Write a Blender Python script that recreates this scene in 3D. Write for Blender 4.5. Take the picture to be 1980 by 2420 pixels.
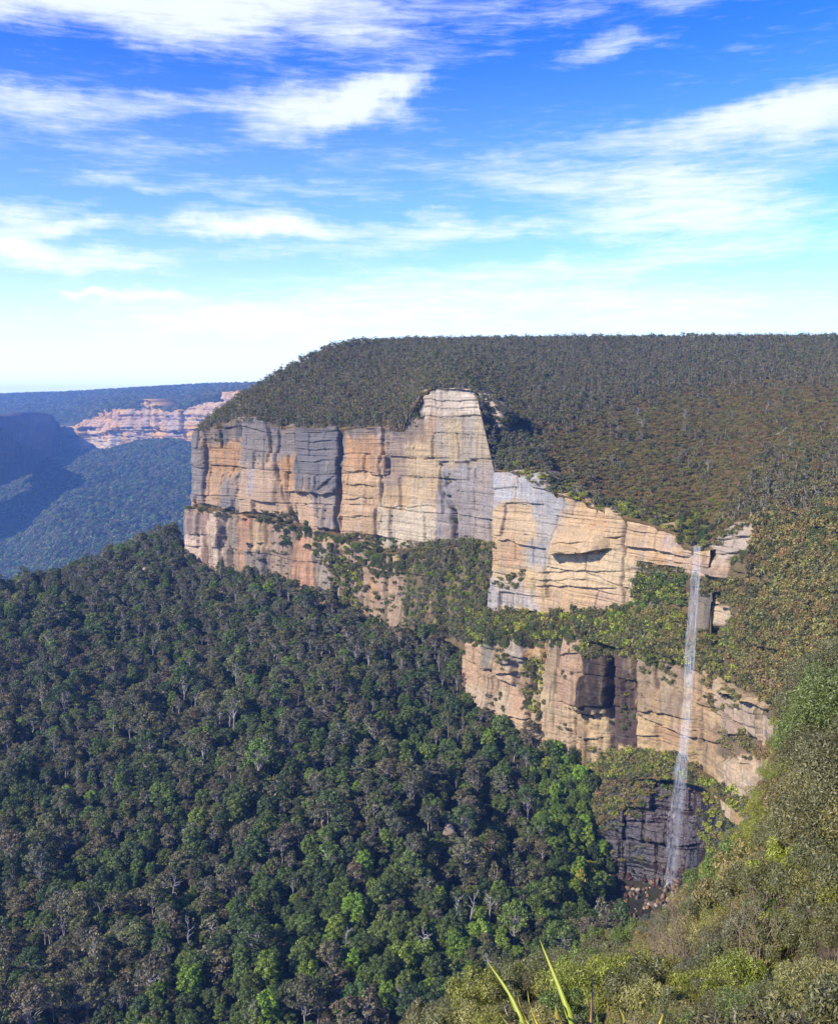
import bpy, math, random
import numpy as np
from mathutils import Vector, Matrix, Euler
from mathutils.bvhtree import BVHTree

for _o in list(bpy.data.objects):
    bpy.data.objects.remove(_o)
scene = bpy.context.scene
COL = scene.collection

# ------------------------------------------------------------------ camera
F = 2200.0                       # focal length in pixels of a 1980 x 2420 picture
CX, CY = 990.0, 1210.0
PITCH = math.radians(7.13)
CT, ST = math.cos(PITCH), math.sin(PITCH)
cam_data = bpy.data.cameras.new("camera")
cam = bpy.data.objects.new("camera", cam_data)
COL.objects.link(cam)
cam_data.sensor_fit = 'HORIZONTAL'
cam_data.sensor_width = 36.0
cam_data.lens = 40.0
cam_data.clip_start = 0.1
cam_data.clip_end = 60000
cam.location = (0, 0, 0)
cam.rotation_euler = (math.radians(90) - PITCH, 0, 0)
scene.camera = cam

# ------------------------------------------------------------------ light
SUN = Vector((-0.70, -0.44, 0.56)).normalized()
SUN_EL = math.asin(SUN.z)
SUN_AZ = math.atan2(SUN.x, SUN.y)
EXPOSURE = 1.0
SKY_STRENGTH = 0.062
SUN_STRENGTH = 5.0
HAZE_DENSITY = 0.000055
HAZE_COLOR = (0.22, 0.46, 1.0, 1)

scene.view_settings.view_transform = 'Standard'
scene.view_settings.look = 'None'
scene.view_settings.exposure = EXPOSURE
scene.view_settings.gamma = 1
scene.view_settings.use_curve_mapping = False
scene.render.engine = 'CYCLES'
scene.cycles.max_bounces = 6
scene.cycles.diffuse_bounces = 2
scene.cycles.glossy_bounces = 2
scene.cycles.transmission_bounces = 2
scene.cycles.transparent_max_bounces = 12
scene.cycles.volume_bounces = 0
scene.cycles.use_denoising = True
scene.cycles.caustics_reflective = False
scene.cycles.caustics_refractive = False

sun_data = bpy.data.lights.new("sun", 'SUN')
sun_data.energy = SUN_STRENGTH
sun_data.angle = math.radians(0.5)
sun_data.color = (1.0, 0.90, 0.74)
sun = bpy.data.objects.new("sun", sun_data)
sun.rotation_euler = SUN.to_track_quat('Z', 'Y').to_euler()
sun.location = (-400, -300, 600)
COL.objects.link(sun)


class NT:
    """Small helper for writing node trees."""
    def __init__(self, tree):
        self.t = tree

    def n(self, kind, **kw):
        nd = self.t.nodes.new(kind)
        for k, v in kw.items():
            setattr(nd, k, v)
        return nd

    def put(self, sock, v):
        if hasattr(v, 'is_output'):
            self.t.links.new(v, sock)
        else:
            sock.default_value = v

    def math(self, op, a, b=None, c=None, clamp=False):
        nd = self.n('ShaderNodeMath', operation=op, use_clamp=clamp)
        self.put(nd.inputs[0], a)
        if b is not None:
            self.put(nd.inputs[1], b)
        if c is not None:
            self.put(nd.inputs[2], c)
        return nd.outputs[0]

    def vmath(self, op, a, b=None):
        nd = self.n('ShaderNodeVectorMath', operation=op)
        self.put(nd.inputs[0], a)
        if b is not None:
            self.put(nd.inputs[1], b)
        return nd.outputs['Value'] if op in ('LENGTH', 'DOT_PRODUCT') else nd.outputs[0]

    def mix(self, fac, a, b, mode='MIX'):
        nd = self.n('ShaderNodeMix', data_type='RGBA', blend_type=mode)
        self.put(nd.inputs[0], fac)
        self.put(nd.inputs[6], a)
        self.put(nd.inputs[7], b)
        return nd.outputs[2]

    def ss(self, v, lo, hi, a=0.0, b=1.0):
        nd = self.n('ShaderNodeMapRange', interpolation_type='SMOOTHSTEP')
        self.put(nd.inputs[0], v)
        for i, x in enumerate((lo, hi, a, b)):
            self.put(nd.inputs[i + 1], x)
        return nd.outputs[0]

    def noise(self, vec, scale, detail=4, rough=0.55, dist=0.0):
        nd = self.n('ShaderNodeTexNoise')
        if vec is not None:
            self.put(nd.inputs['Vector'], vec)
        nd.inputs['Scale'].default_value = scale
        nd.inputs['Detail'].default_value = detail
        nd.inputs['Roughness'].default_value = rough
        nd.inputs['Distortion'].default_value = dist
        return nd.outputs[0], nd.outputs[1]


def pix_dir(px, py):
    u, v = (px - CX) / F, (CY - py) / F
    return Vector((u, CT + v * ST, -ST + v * CT))


def pix_ae(px, py):
    d = pix_dir(px, py).normalized()
    return math.atan2(d.x, d.y), math.asin(d.z)


# sky: Nishita daylight with streaks of high cloud laid out by compass direction and height
world = bpy.data.worlds.new("World")
scene.world = world
world.use_nodes = True
W = NT(world.node_tree)
world.node_tree.nodes.clear()
w_out = W.n('ShaderNodeOutputWorld')
w_bg = W.n('ShaderNodeBackground')
w_bg.inputs[1].default_value = SKY_STRENGTH
world.node_tree.links.new(w_bg.outputs[0], w_out.inputs[0])
sky = W.n('ShaderNodeTexSky', sky_type='NISHITA', sun_disc=False)
sky.sun_elevation = SUN_EL
sky.sun_rotation = SUN_AZ
sky.altitude = 900
sky.air_density = 1.0
sky.dust_density = 0.4
sky.ozone_density = 3.0
tc = W.n('ShaderNodeTexCoord')
sx = W.n('ShaderNodeSeparateXYZ')
W.put(sx.inputs[0], tc.outputs['Generated'])
az = W.math('ARCTAN2', sx.outputs[0], sx.outputs[1])
el = W.math('ARCSINE', sx.outputs[2])
cmb = W.n('ShaderNodeCombineXYZ')
W.put(cmb.inputs[0], az)
W.put(cmb.inputs[1], el)
AE = cmb.outputs[0]
# streaky fields, stretched along the horizon and slightly tilted
def stretched(sxv, syv, rot=0.0):
    m = W.n('ShaderNodeMapping', vector_type='POINT')
    W.put(m.inputs[0], AE)
    m.inputs['Rotation'].default_value = (0, 0, rot)
    m.inputs['Scale'].default_value = (sxv, syv, 1)
    return m.outputs[0]

warp_v = W.noise(AE, 9.0, 5, 0.6)[1]
wv = W.vmath('SUBTRACT', warp_v, (0.5, 0.5, 0.5))
nsc = W.n('ShaderNodeVectorMath', operation='MULTIPLY')
W.put(nsc.inputs[0], wv)
nsc.inputs[1].default_value = (0.16, 0.055, 0)
AEW = W.vmath('ADD', AE, nsc.outputs[0])
streak = W.noise(stretched(6, 34, math.radians(-5)), 1.0, 8, 0.62, 0.6)[0]
streak2 = W.noise(stretched(20, 150, math.radians(6)), 1.0, 7, 0.66, 0.4)[0]
fluff = W.noise(AE, 26, 7, 0.6, 0.3)[0]
# cloud banks: (px, py, half width, half height, tilt, strength)
BANKS = [
    (240, -30, 900, 108, 3, 1.0), (700, -40, 700, 90, -6, .8), (1500, -20, 700, 46, -3, .55), (60, 25, 300, 60, 0, .5),
    (60, 250, 260, 62, 4, .8), (430, 232, 420, 34, -3, .75), (760, 255, 250, 80, -14, 1.1), (905, 205, 130, 60, -25, 1.0),
    (900, 290, 170, 34, 6, .7),
    (1450, 108, 140, 26, -4, .8), (1760, 110, 90, 18, 0, .35),
    (1560, 318, 420, 46, -3, .8), (1850, 300, 300, 70, -6, 1.1), (1950, 225, 150, 70, -10, .55),
    (360, 360, 190, 52, -10, .55), (330, 432, 250, 26, 3, .8), (700, 440, 320, 26, 3, .5), (240, 478, 80, 14, 0, .4),
    (1260, 405, 420, 50, 2, .65), (1500, 465, 420, 70, 6, .85), (1800, 420, 300, 50, -6, .6), (1560, 400, 120, 40, 10, .5), (1620, 535, 520, 60, 2, .85),
    (60, 520, 180, 58, 0, 1.2), (130, 600, 330, 42, 5, 1.35), (230, 530, 110, 20, 0, .7),
    (520, 545, 210, 28, -4, .8), (640, 530, 160, 48, 4, 1.0), (900, 552, 420, 34, -2, 1.0), (1040, 502, 80, 20, 0, .7), (760, 600, 380, 24, -3, .7),
    (1500, 622, 620, 36, -2, .8), (1100, 690, 560, 52, 0, .9), (300, 695, 160, 16, 2, .8), (500, 745, 420, 60, 0, .6), (1000, 760, 900, 60, 0, .8), (210, 683, 50, 9, 0, .8),
    (1750, 700, 380, 60, 0, .6), (40, 786, 60, 12, 0, .6), (230, 795, 40, 9, 0, .4),
]
total = None
for (bx, by, bw, bh, tilt, stg) in BANKS:
    a0, e0 = pix_ae(bx, by)
    m = W.n('ShaderNodeMapping', vector_type='TEXTURE')
    W.put(m.inputs[0], AEW)
    m.inputs['Location'].default_value = (a0, e0, 0)
    m.inputs['Rotation'].default_value = (0, 0, math.radians(-tilt))
    m.inputs['Scale'].default_value = (bw / F, bh / F, 1)
    ln = W.vmath('LENGTH', m.outputs[0])
    b = W.ss(ln, 1.25, 0.1, 0.0, stg)
    total = b if total is None else W.math('ADD', total, b)
gen = W.ss(streak, 0.55, 0.8, 0.0, 0.55)               # general cirrus everywhere
field = W.math('ADD', total, W.math('MULTIPLY', W.math('SUBTRACT', streak, 0.5), 1.5))
field = W.math('ADD', field, W.math('MULTIPLY', W.math('SUBTRACT', streak2, 0.5), 1.7))
field = W.math('ADD', field, W.math('MULTIPLY', W.math('SUBTRACT', fluff, 0.5), 0.35))
cov = W.ss(field, 0.0, 1.75, 0.0, 0.97)
cov = W.math('MAXIMUM', cov, W.math('MULTIPLY', gen, 0.6))
thin = W.ss(el, math.radians(21), math.radians(8), 0.0, 0.22)         # thin cirrus sheet, denser low down
cov = W.math('SUBTRACT', 1.0, W.math('MULTIPLY', W.math('SUBTRACT', 1.0, cov), W.math('SUBTRACT', 1.0, thin)))
low_veil = W.ss(el, math.radians(11.0), math.radians(0.5), 0.0, 0.90)   # thin white veil towards the horizon
cov = W.math('SUBTRACT', 1.0, W.math('MULTIPLY', W.math('SUBTRACT', 1.0, cov), W.math('SUBTRACT', 1.0, low_veil)))
gam = W.n('ShaderNodeGamma')
W.put(gam.inputs[0], sky.outputs[0])
gam.inputs[1].default_value = 1.7
blue = W.mix(1.0, gam.outputs[0], (0.22, 0.50, 1.06, 1), 'MULTIPLY')
cloud_col = W.mix(W.ss(el, 0.0, 0.3), (9.6, 10.4, 10.6, 1), (7.8, 8.5, 9.6, 1))
W.put(w_bg.inputs[0], W.mix(cov, blue, cloud_col))

# ------------------------------------------------------------------ numbers
RNG = np.random.default_rng(7)


def P3(px, py, Y):
    """The point of the place that lies Y metres ahead in the direction of a photo pixel."""
    u, v = (px - CX) / F, (CY - py) / F
    dy = CT + v * ST
    return np.array([u * Y / dy, Y, (-ST + v * CT) * Y / dy])


def project(P):
    P = np.asarray(P, float)
    y = P[..., 1] * CT - P[..., 2] * ST
    z = P[..., 1] * ST + P[..., 2] * CT
    y = np.maximum(y, 1e-3)
    return CX + F * P[..., 0] / y, CY - F * z / y


def _hash(ix, iy, iz, seed):
    h = (ix.astype(np.int64) * 374761393 + iy.astype(np.int64) * 668265263 + iz.astype(np.int64) * 2147483647 + seed * 974711) & 0xFFFFFFFF
    h = ((h ^ (h >> 13)) * 1274126177) & 0xFFFFFFFF
    h = ((h ^ (h >> 16)) * 2246822519) & 0xFFFFFFFF
    return ((h ^ (h >> 15)) & 0xFFFFFF) / float(0xFFFFFF)


def vnoise(x, y, z=0.0, seed=0):
    x, y, z = np.broadcast_arrays(np.asarray(x, float), np.asarray(y, float), np.asarray(z, float))
    ix, iy, iz = np.floor(x), np.floor(y), np.floor(z)
    fx, fy, fz = x - ix, y - iy, z - iz
    fx, fy, fz = (f * f * (3 - 2 * f) for f in (fx, fy, fz))
    r = 0
    for a in (0, 1):
        for b in (0, 1):
            for c in (0, 1):
                w = (fx if a else 1 - fx) * (fy if b else 1 - fy) * (fz if c else 1 - fz)
                r = r + w * _hash(ix + a, iy + b, iz + c, seed)
    return r * 2 - 1


def fbm(x, y, z=0.0, seed=0, octv=4, gain=0.5):
    s, a, t = 0, 1.0, 0
    for k in range(octv):
        s = s + a * vnoise(np.asarray(x) * 2 ** k, np.asarray(y) * 2 ** k, np.asarray(z) * 2 ** k, seed + k * 17)
        t += a
        a *= gain
    return s / t


def smooth(a, lo, hi):
    t = np.clip((a - lo) / (hi - lo), 0, 1)
    return t * t * (3 - 2 * t)


def in_poly(px, py, poly):
    inside = np.zeros(np.shape(px), bool)
    n = len(poly)
    for i in range(n):
        x0, y0 = poly[i]
        x1, y1 = poly[(i + 1) % n]
        if y0 == y1:
            continue
        c = ((y0 > py) != (y1 > py)) & (px < (x1 - x0) * (py - y0) / (y1 - y0) + x0)
        inside ^= c
    return inside


def seg_dist(px, py, line):
    d = np.full(np.shape(px), 1e9)
    for (x0, y0), (x1, y1) in zip(line[:-1], line[1:]):
        dx, dy = x1 - x0, y1 - y0
        t = np.clip(((px - x0) * dx + (py - y0) * dy) / max(dx * dx + dy * dy, 1e-9), 0, 1)
        d = np.minimum(d, np.hypot(px - x0 - t * dx, py - y0 - t * dy))
    return d


def poly_soft(px, py, poly, soft):
    """1 inside, falling to 0 over SOFT pixels outside and inside the edge."""
    d = seg_dist(px, py, list(poly) + [poly[0]])
    s = np.where(in_poly(px, py, poly), d, -d)
    return smooth(s, -soft, soft)


# ------------------------------------------------------------------ meshes
def mesh_np(name, V, Q, mats=(), mat_idx=None, col=None, smooth_sh=False, face_attr=None):
    """A mesh from numpy arrays; Q holds quads or triangles."""
    V = np.ascontiguousarray(V, np.float32)
    Q = np.ascontiguousarray(Q, np.int32)
    k = Q.shape[1]
    me = bpy.data.meshes.new(name)
    me.vertices.add(len(V))
    me.vertices.foreach_set('co', V.ravel())
    me.loops.add(Q.size)
    me.loops.foreach_set('vertex_index', Q.ravel())
    me.polygons.add(len(Q))
    me.polygons.foreach_set('loop_start', np.arange(0, Q.size, k, dtype=np.int32))
    me.polygons.foreach_set('loop_total', np.full(len(Q), k, np.int32))
    for m in mats:
        me.materials.append(m)
    if mat_idx is not None:
        me.polygons.foreach_set('material_index', np.ascontiguousarray(mat_idx, np.int32))
    if col is not None:
        ca = me.attributes.new('rock_colour', 'FLOAT_COLOR', 'POINT')
        c4 = np.ones((len(V), 4), np.float32)
        c4[:, :3] = col
        ca.data.foreach_set('color', c4.ravel())
    if face_attr is not None:
        fa = me.attributes.new('leaf_tone', 'FLOAT', 'FACE')
        fa.data.foreach_set('value', np.ascontiguousarray(face_attr, np.float32))
    if smooth_sh:
        me.polygons.foreach_set('use_smooth', np.ones(len(Q), bool))
    me.update(calc_edges=True)
    return me


def link(name, me, parent=None, **props):
    o = bpy.data.objects.new(name, me)
    COL.objects.link(o)
    if parent is not None:
        o.parent = parent
    for k, v in props.items():
        o[k] = v
    return o


def grid_quads(nu, nv):
    i = np.arange(nu - 1)[:, None] * nv + np.arange(nv - 1)[None, :]
    return np.stack([i, i + nv, i + nv + 1, i + 1], -1).reshape(-1, 4)


def resample(pts, n):
    pts = np.asarray(pts, float)
    L = np.r_[0, np.cumsum(np.linalg.norm(np.diff(pts[:, :2], axis=0), axis=1) + 1e-6)]
    t = np.linspace(0, L[-1], n)
    return np.stack([np.interp(t, L, pts[:, k]) for k in range(3)], 1)


BVH_V, BVH_F = [], []


def bvh_add(V, Q):
    base = sum(len(v) for v in BVH_V)
    BVH_V.append(np.asarray(V))
    BVH_F.append(np.asarray(Q) + base)


# ------------------------------------------------------------------ materials
def new_mat(name):
    m = bpy.data.materials.new(name)
    m.use_nodes = True
    m.node_tree.nodes.clear()
    t = NT(m.node_tree)
    out = t.n('ShaderNodeOutputMaterial')
    return m, t, out


def rock_material(name, wet=False):
    m, t, out = new_mat(name)
    at = t.n('ShaderNodeAttribute', attribute_name='rock_colour')
    g = t.n('ShaderNodeTexCoord').outputs['Object']
    n1 = t.noise(g, 0.9, 6, 0.65)[0]
    st = t.n('ShaderNodeMapping')
    t.put(st.inputs[0], g)
    st.inputs['Scale'].default_value = (0.9, 0.9, 0.05)
    n2 = t.noise(st.outputs[0], 1.0, 5, 0.6)[0]
    hz = t.n('ShaderNodeMapping')
    t.put(hz.inputs[0], g)
    hz.inputs['Scale'].default_value = (0.04, 0.04, 1.3)
    n3 = t.noise(hz.outputs[0], 1.0, 5, 0.6)[0]
    f = t.math('MULTIPLY', t.math('ADD', 0.55, t.math('MULTIPLY', n1, 0.9)), t.math('ADD', 0.68, t.math('MULTIPLY', n2, 0.64)))
    f = t.math('MULTIPLY', f, t.math('ADD', 0.75, t.math('MULTIPLY', n3, 0.5)))
    c = t.n('ShaderNodeVectorMath', operation='SCALE')
    t.put(c.inputs[0], at.outputs['Color'])
    t.put(c.inputs['Scale'], f)
    b = t.n('ShaderNodeBsdfPrincipled')
    t.put(b.inputs['Base Color'], c.outputs[0])
    b.inputs['Roughness'].default_value = 0.35 if wet else 0.9
    b.inputs['Specular IOR Level'].default_value = 0.6 if wet else 0.2
    bp = t.n('ShaderNodeBump')
    bp.inputs['Strength'].default_value = 0.7
    bp.inputs['Distance'].default_value = 0.9
    t.put(bp.inputs['Height'], t.math('ADD', n1, n3))
    t.put(b.inputs['Normal'], bp.outputs[0])
    t.t.links.new(b.outputs[0], out.inputs[0])
    return m


def ground_material(name, c1, c2, scale=0.15):
    m, t, out = new_mat(name)
    g = t.n('ShaderNodeTexCoord').outputs['Object']
    n1 = t.noise(g, scale, 6, 0.65)[0]
    b = t.n('ShaderNodeBsdfPrincipled')
    t.put(b.inputs['Base Color'], t.mix(t.ss(n1, 0.3, 0.7), c1, c2))
    b.inputs['Roughness'].default_value = 0.95
    b.inputs['Specular IOR Level'].default_value = 0.1
    t.t.links.new(b.outputs[0], out.inputs[0])
    return m


def leaf_material(name, gloss=0.35, trans=0.33):
    m, t, out = new_mat(name)
    at = t.n('ShaderNodeAttribute', attribute_type='INSTANCER', attribute_name='leaf_colour')
    tone = t.n('ShaderNodeAttribute', attribute_name='leaf_tone')
    c = t.n('ShaderNodeVectorMath', operation='SCALE')
    t.put(c.inputs[0], at.outputs['Vector'])
    t.put(c.inputs['Scale'], tone.outputs['Fac'])
    b = t.n('ShaderNodeBsdfPrincipled')
    t.put(b.inputs['Base Color'], c.outputs[0])
    b.inputs['Roughness'].default_value = 0.55
    b.inputs['Specular IOR Level'].default_value = gloss
    tr = t.n('ShaderNodeBsdfTranslucent')
    tc2 = t.n('ShaderNodeVectorMath', operation='MULTIPLY')
    t.put(tc2.inputs[0], c.outputs[0])
    tc2.inputs[1].default_value = (1.25, 1.35, 0.7)
    t.put(tr.inputs[0], tc2.outputs[0])
    mx = t.n('ShaderNodeMixShader')
    mx.inputs[0].default_value = trans
    t.t.links.new(b.outputs[0], mx.inputs[1])
    t.t.links.new(tr.outputs[0], mx.inputs[2])
    t.t.links.new(mx.outputs[0], out.inputs[0])
    return m


def plain_material(name, col, rough=0.8, var=0.3, scale=3.0):
    m, t, out = new_mat(name)
    g = t.n('ShaderNodeTexCoord').outputs['Object']
    n1 = t.noise(g, scale, 5, 0.6)[0]
    b = t.n('ShaderNodeBsdfPrincipled')
    k = t.math('ADD', 1 - var, t.math('MULTIPLY', n1, 2 * var))
    c = t.n('ShaderNodeVectorMath', operation='SCALE')
    c.inputs[0].default_value = col
    t.put(c.inputs['Scale'], k)
    t.put(b.inputs['Base Color'], c.outputs[0])
    b.inputs['Roughness'].default_value = rough
    b.inputs['Specular IOR Level'].default_value = 0.2
    t.t.links.new(b.outputs[0], out.inputs[0])
    return m


M_ROCK = rock_material('sandstone')
M_WET = rock_material('wet_sandstone', True)
M_FOREST_FLOOR = ground_material('forest_floor', (0.018, 0.018, 0.010, 1), (0.032, 0.030, 0.016, 1))
M_HEATH = ground_material('heath_ground', (0.060, 0.044, 0.018, 1), (0.105, 0.070, 0.028, 1), 0.25)
M_HILL = ground_material('hillside_soil', (0.05, 0.042, 0.022, 1), (0.09, 0.07, 0.045, 1), 0.8)
M_FAR = ground_material('far_forest_floor', (0.030, 0.036, 0.022, 1), (0.045, 0.05, 0.03, 1), 0.03)
M_LEAF = leaf_material('foliage')
M_LEAF_NEAR = leaf_material('glossy_foliage', .6, .25)
M_BARK = plain_material('pale_bark', (0.28, 0.25, 0.215), 0.8, 0.5, 1.2)
M_BARK2 = plain_material('grey_bark', (0.17, 0.155, 0.13), 0.85, 0.5, 1.2)
M_DEAD = plain_material('bleached_wood', (0.27, 0.25, 0.235), 0.8, 0.4, 1.5)
M_TWIG = plain_material('twig_bark', (0.17, 0.13, 0.09), 0.85, 0.4, 4)
# ------------------------------------------------------------------ cliffs
def rock_disp(s, z, seed, amp=1.0, spacing=13.0, tier=24.0, beds=1.0):
    """How far the rock stands proud of its wall (metres): columns between vertical joints, beds, ledges and grain."""
    rng = np.random.default_rng(seed)
    d = 2.6 * fbm(s / 55, z / 70, 0, seed, 3)
    zt = z + 5 * vnoise(s / 45, z / 60, 0, seed + 5)
    z0 = zt.min() - 5
    edges = np.cumsum(rng.uniform(.6, 1.5, 60) * tier) + z0 - tier * rng.random()
    ti = np.searchsorted(edges, zt)
    smin, smax = s.min() - 30, s.max() + 30
    out = np.zeros_like(d)
    groove = np.zeros_like(d)
    for k in np.unique(ti):
        m = ti == k
        r2 = np.random.default_rng(seed * 131 + int(k))
        n = int((smax - smin) / spacing * 1.6) + 8
        J = smin + np.cumsum(r2.choice([.35, .6, 1., 1.6, 2.2], n) * spacing * r2.uniform(.7, 1.2, n))
        ss = s[m] + 1.6 * vnoise(z[m] / 13, s[m] / 30, k, seed + 9)
        j = np.searchsorted(J, ss)
        off = r2.normal(0, 1.25, n + 2)
        out[m] = off[j]
        jd = np.minimum(np.abs(ss - J[np.clip(j - 1, 0, n - 1)]), np.abs(ss - J[np.clip(j, 0, n - 1)]))
        deep = r2.random(n + 2)[j]
        groove[m] = np.where(deep > .45, np.clip(1 - jd / .9, 0, 1) * (0.5 + 2.2 * deep), 0)
    d = d + out - groove
    te = np.min(np.abs(zt[..., None] - edges[None, None, :]), -1)
    d = d - 1.6 * np.clip(1 - te / 0.9, 0, 1) * smooth(vnoise(s / 18, ti * 7.3, 0, seed + 3), -.5, .3)
    # thin beds
    th = np.cumsum(rng.choice([.7, 1.2, 2., 3.4, 5.], 260) * rng.uniform(.7, 1.2, 260))
    zb = z + 1.3 * vnoise(s / 38, 0, 0, seed + 21) - z.min() + 1
    bi = np.searchsorted(th, zb)
    br = _hash(bi, bi * 0 + seed, bi * 0, 3)
    bed = (br - .5) * 1.6 * smooth(vnoise(s / 22, bi * 3.7, 0, seed + 31), -.45, .5)
    be = np.minimum(np.abs(zb - th[np.clip(bi - 1, 0, 259)]), np.abs(zb - th[np.clip(bi, 0, 259)]))
    bg = 1.15 * np.clip(1 - be / .5, 0, 1) * smooth(vnoise(s / 12, bi * 5.1, 0, seed + 41), -.05, .4)
    d = d + (bed - bg) * beds
    vj = np.abs((fbm(s / 9, z / 60, 0, seed + 61, 3) * 3.1) % 1.0 - .5)          # fine upright joints
    d = d - (2 - beds) * .7 * np.clip(1 - vj / .09, 0, 1) * smooth(vnoise(s / 20, z / 14, 0, seed + 62), -.3, .3)
    d = d + .55 * fbm(s / 7, z / 5, 0, seed + 51, 4) + .22 * vnoise(s / 1.5, z / 1.2, 0, seed + 52)
    return d * amp


def features(px, py, cracks=(), steps=(), blocks=()):
    d = np.zeros_like(px)
    for line, w, dep in cracks:
        q = seg_dist(px + 3 * vnoise(py / 25, px / 50, 0, 8), py, line)
        d -= dep * np.clip(1.25 - q / w, 0, 1)
    for line, H, dep in steps:                 # rock above the line stands proud and overhangs it
        xs = [p[0] for p in line]
        ly = np.interp(px, xs, [p[1] for p in line]) + 3 * vnoise(px / 22, 0, 0, 4)
        e = smooth(px, xs[0] - 8, xs[0] + 25) * (1 - smooth(px, xs[-1] - 25, xs[-1] + 8))
        up = ly - py
        d += np.where((up > 0) & (up < H), dep * (1 - np.clip(up / H, 0, 1)) ** .7, 0) * e
        d -= np.where((up <= 0) & (up > -7), .35 * dep * (1 + up / 7), 0) * e
    for poly, dep, soft in blocks:
        wx = px + 4 * vnoise(py / 18, px / 40, 0, 61)
        wy = py + 4 * vnoise(px / 18, py / 40, 0, 62)
        d += dep * poly_soft(wx, wy, poly, soft)
    return d


PALE = (.55, .45, .31)
CREAM = (.57, .43, .235)
ORANGE = (.48, .285, .14)
TAN = (.44, .31, .19)
PINK = (.47, .34, .26)
GREY = (.225, .21, .195)
DGREY = (.125, .119, .115)
BLUEG = (.37, .385, .40)
BROWN = (.21, .15, .11)
DARK = (.030, .022, .024)
RUST = (.40, .17, .08)
SCRUB = (.10, .085, .04)


def deepen(C, k=.50, sat=1.12):
    m = C.mean(-1, keepdims=True)
    return np.clip(m + (C - m) * sat, 0, 1) * k


def rock_colour(px, py, s, z, base, patches, seed, stain=1.0, run=GREY):
    C = np.zeros(px.shape + (3,)) + np.array(base)
    n = fbm(s / 22, z / 30, 0, seed, 4)
    def blend(w, col):
        C[...] = C * (1 - w[..., None]) + np.array(col) * w[..., None]
    blend(.55 * smooth(n, .05, .5), ORANGE)
    blend(.55 * smooth(-n, .1, .55), PALE)
    wx = px + 15 * fbm(py / 45, px / 22, 0, seed + 71, 4)
    wy = py + 26 * fbm(px / 9, py / 60, 0, seed + 72, 4)
    for poly, col, soft, a in patches:
        w = poly_soft(wx, wy, poly, soft) * a
        w = w * (.86 + .30 * vnoise(px / 14, py / 60, 0, seed + 73))
        blend(np.clip(w, 0, 1), col)
    # run-off streaks: grey and brown, hanging from ledges
    st = fbm(s / 2.6 + .5 * vnoise(z / 20, s / 9, 0, seed), z / 55, 0, seed + 81, 4)
    md = smooth(fbm(s / 30, z / 45, 0, seed + 82, 3), -.15, .5)
    blend(np.clip(.75 * smooth(st, .08, .42) * md * stain, 0, 1), run)
    st2 = fbm(s / 1.7, z / 35, 3, seed + 83, 3)
    blend(np.clip(.5 * smooth(st2, .2, .5) * smooth(-n, -.3, .4) * stain, 0, 1), BROWN)
    st3 = fbm(s / 2.0, z / 28, 5, seed + 84, 3)
    blend(.4 * smooth(st3, .2, .5) * smooth(n, -.2, .4), (.58, .52, .42))
    bl = vnoise(s / 25, z / 2.2, 0, seed + 85)
    C[...] *= (1 + .16 * bl)[..., None]
    for poly, col, soft, a in patches:           # strongly coloured faces keep their colour under the streaks
        if a >= .9:
            w = poly_soft(wx, wy, poly, soft) * (.8 if max(col) < .1 else .3 if max(col) < .3 else .12)
            blend(w * np.clip(.9 + .35 * vnoise(s / 2.2, z / 25, 0, seed + 74), 0, 1), col)
    # lichen freckles
    fr = fbm(s / 1.8, z / 1.8, 0, seed + 86, 2)
    blend(.3 * smooth(fr, .25, .5), (.17, .165, .16))
    return np.clip(deepen(C), .015, .6)


def ribbon(name, cols, nu, nv, disp, colour, ext=14.0, cap=18.0, ragged=3.0, mat=None, skip_bvh=False, **props):
    top = np.array([P3(*c[0]) for c in cols])
    bot = np.array([P3(*c[1]) for c in cols])
    mid = (top + bot) / 2
    L = np.r_[0, np.cumsum(np.linalg.norm(np.diff(mid[:, :2], axis=0), axis=1))]
    t = np.linspace(0, L[-1], nu)
    T = np.stack([np.interp(t, L, top[:, k]) for k in range(3)], 1)
    B = np.stack([np.interp(t, L, bot[:, k]) for k in range(3)], 1)
    Mi = (T + B) / 2
    tan = np.gradient(Mi[:, :2], axis=0)
    k = max(3, int(nu * 10 / max(L[-1], 1)) | 1)
    ker = np.ones(k) / k
    tan = np.stack([np.convolve(np.pad(tan[:, i], k // 2, mode='edge'), ker, 'valid') for i in (0, 1)], 1)
    tan /= np.linalg.norm(tan, axis=1, keepdims=True)
    N = np.stack([tan[:, 1], -tan[:, 0], 0 * tan[:, 0]], 1)
    T[:, 2] += ragged * fbm(t / 14, t * 0, 0, 15, 4)
    v = np.linspace(0, 1, nv)
    P = T[:, None] + (B - T)[:, None] * v[None, :, None]
    px, py = project(P)
    S = np.broadcast_to(t[:, None], px.shape).copy()
    Z = P[..., 2].copy()
    d = disp(px, py, S, Z)
    C = colour(px, py, S, Z)
    P = P + N[:, None] * d[..., None]
    # cap running back from the top edge, skirt running down below the foot
    c1 = P[:, :1] - N[:, None] * cap * np.array([1, 1, 0])
    c1[..., 2] += .6
    sk = P[:, -1:] + N[:, None] * 1.0
    sk[..., 2] -= ext
    P = np.concatenate([c1, P, sk], 1)
    C = np.concatenate([C[:, :1] * 0 + np.array((.06, .05, .03)), C, C[:, -1:]], 1)
    Q = grid_quads(nu, nv + 2)
    me = mesh_np(name, P.reshape(-1, 3), Q, [mat or M_ROCK], col=C.reshape(-1, 3))
    o = link(name, me, kind='structure', **props)
    if not skip_bvh:
        sub = P[::2, ::2]
        bvh_add(sub.reshape(-1, 3), grid_quads(sub.shape[0], sub.shape[1]))
    return o, P


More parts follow.
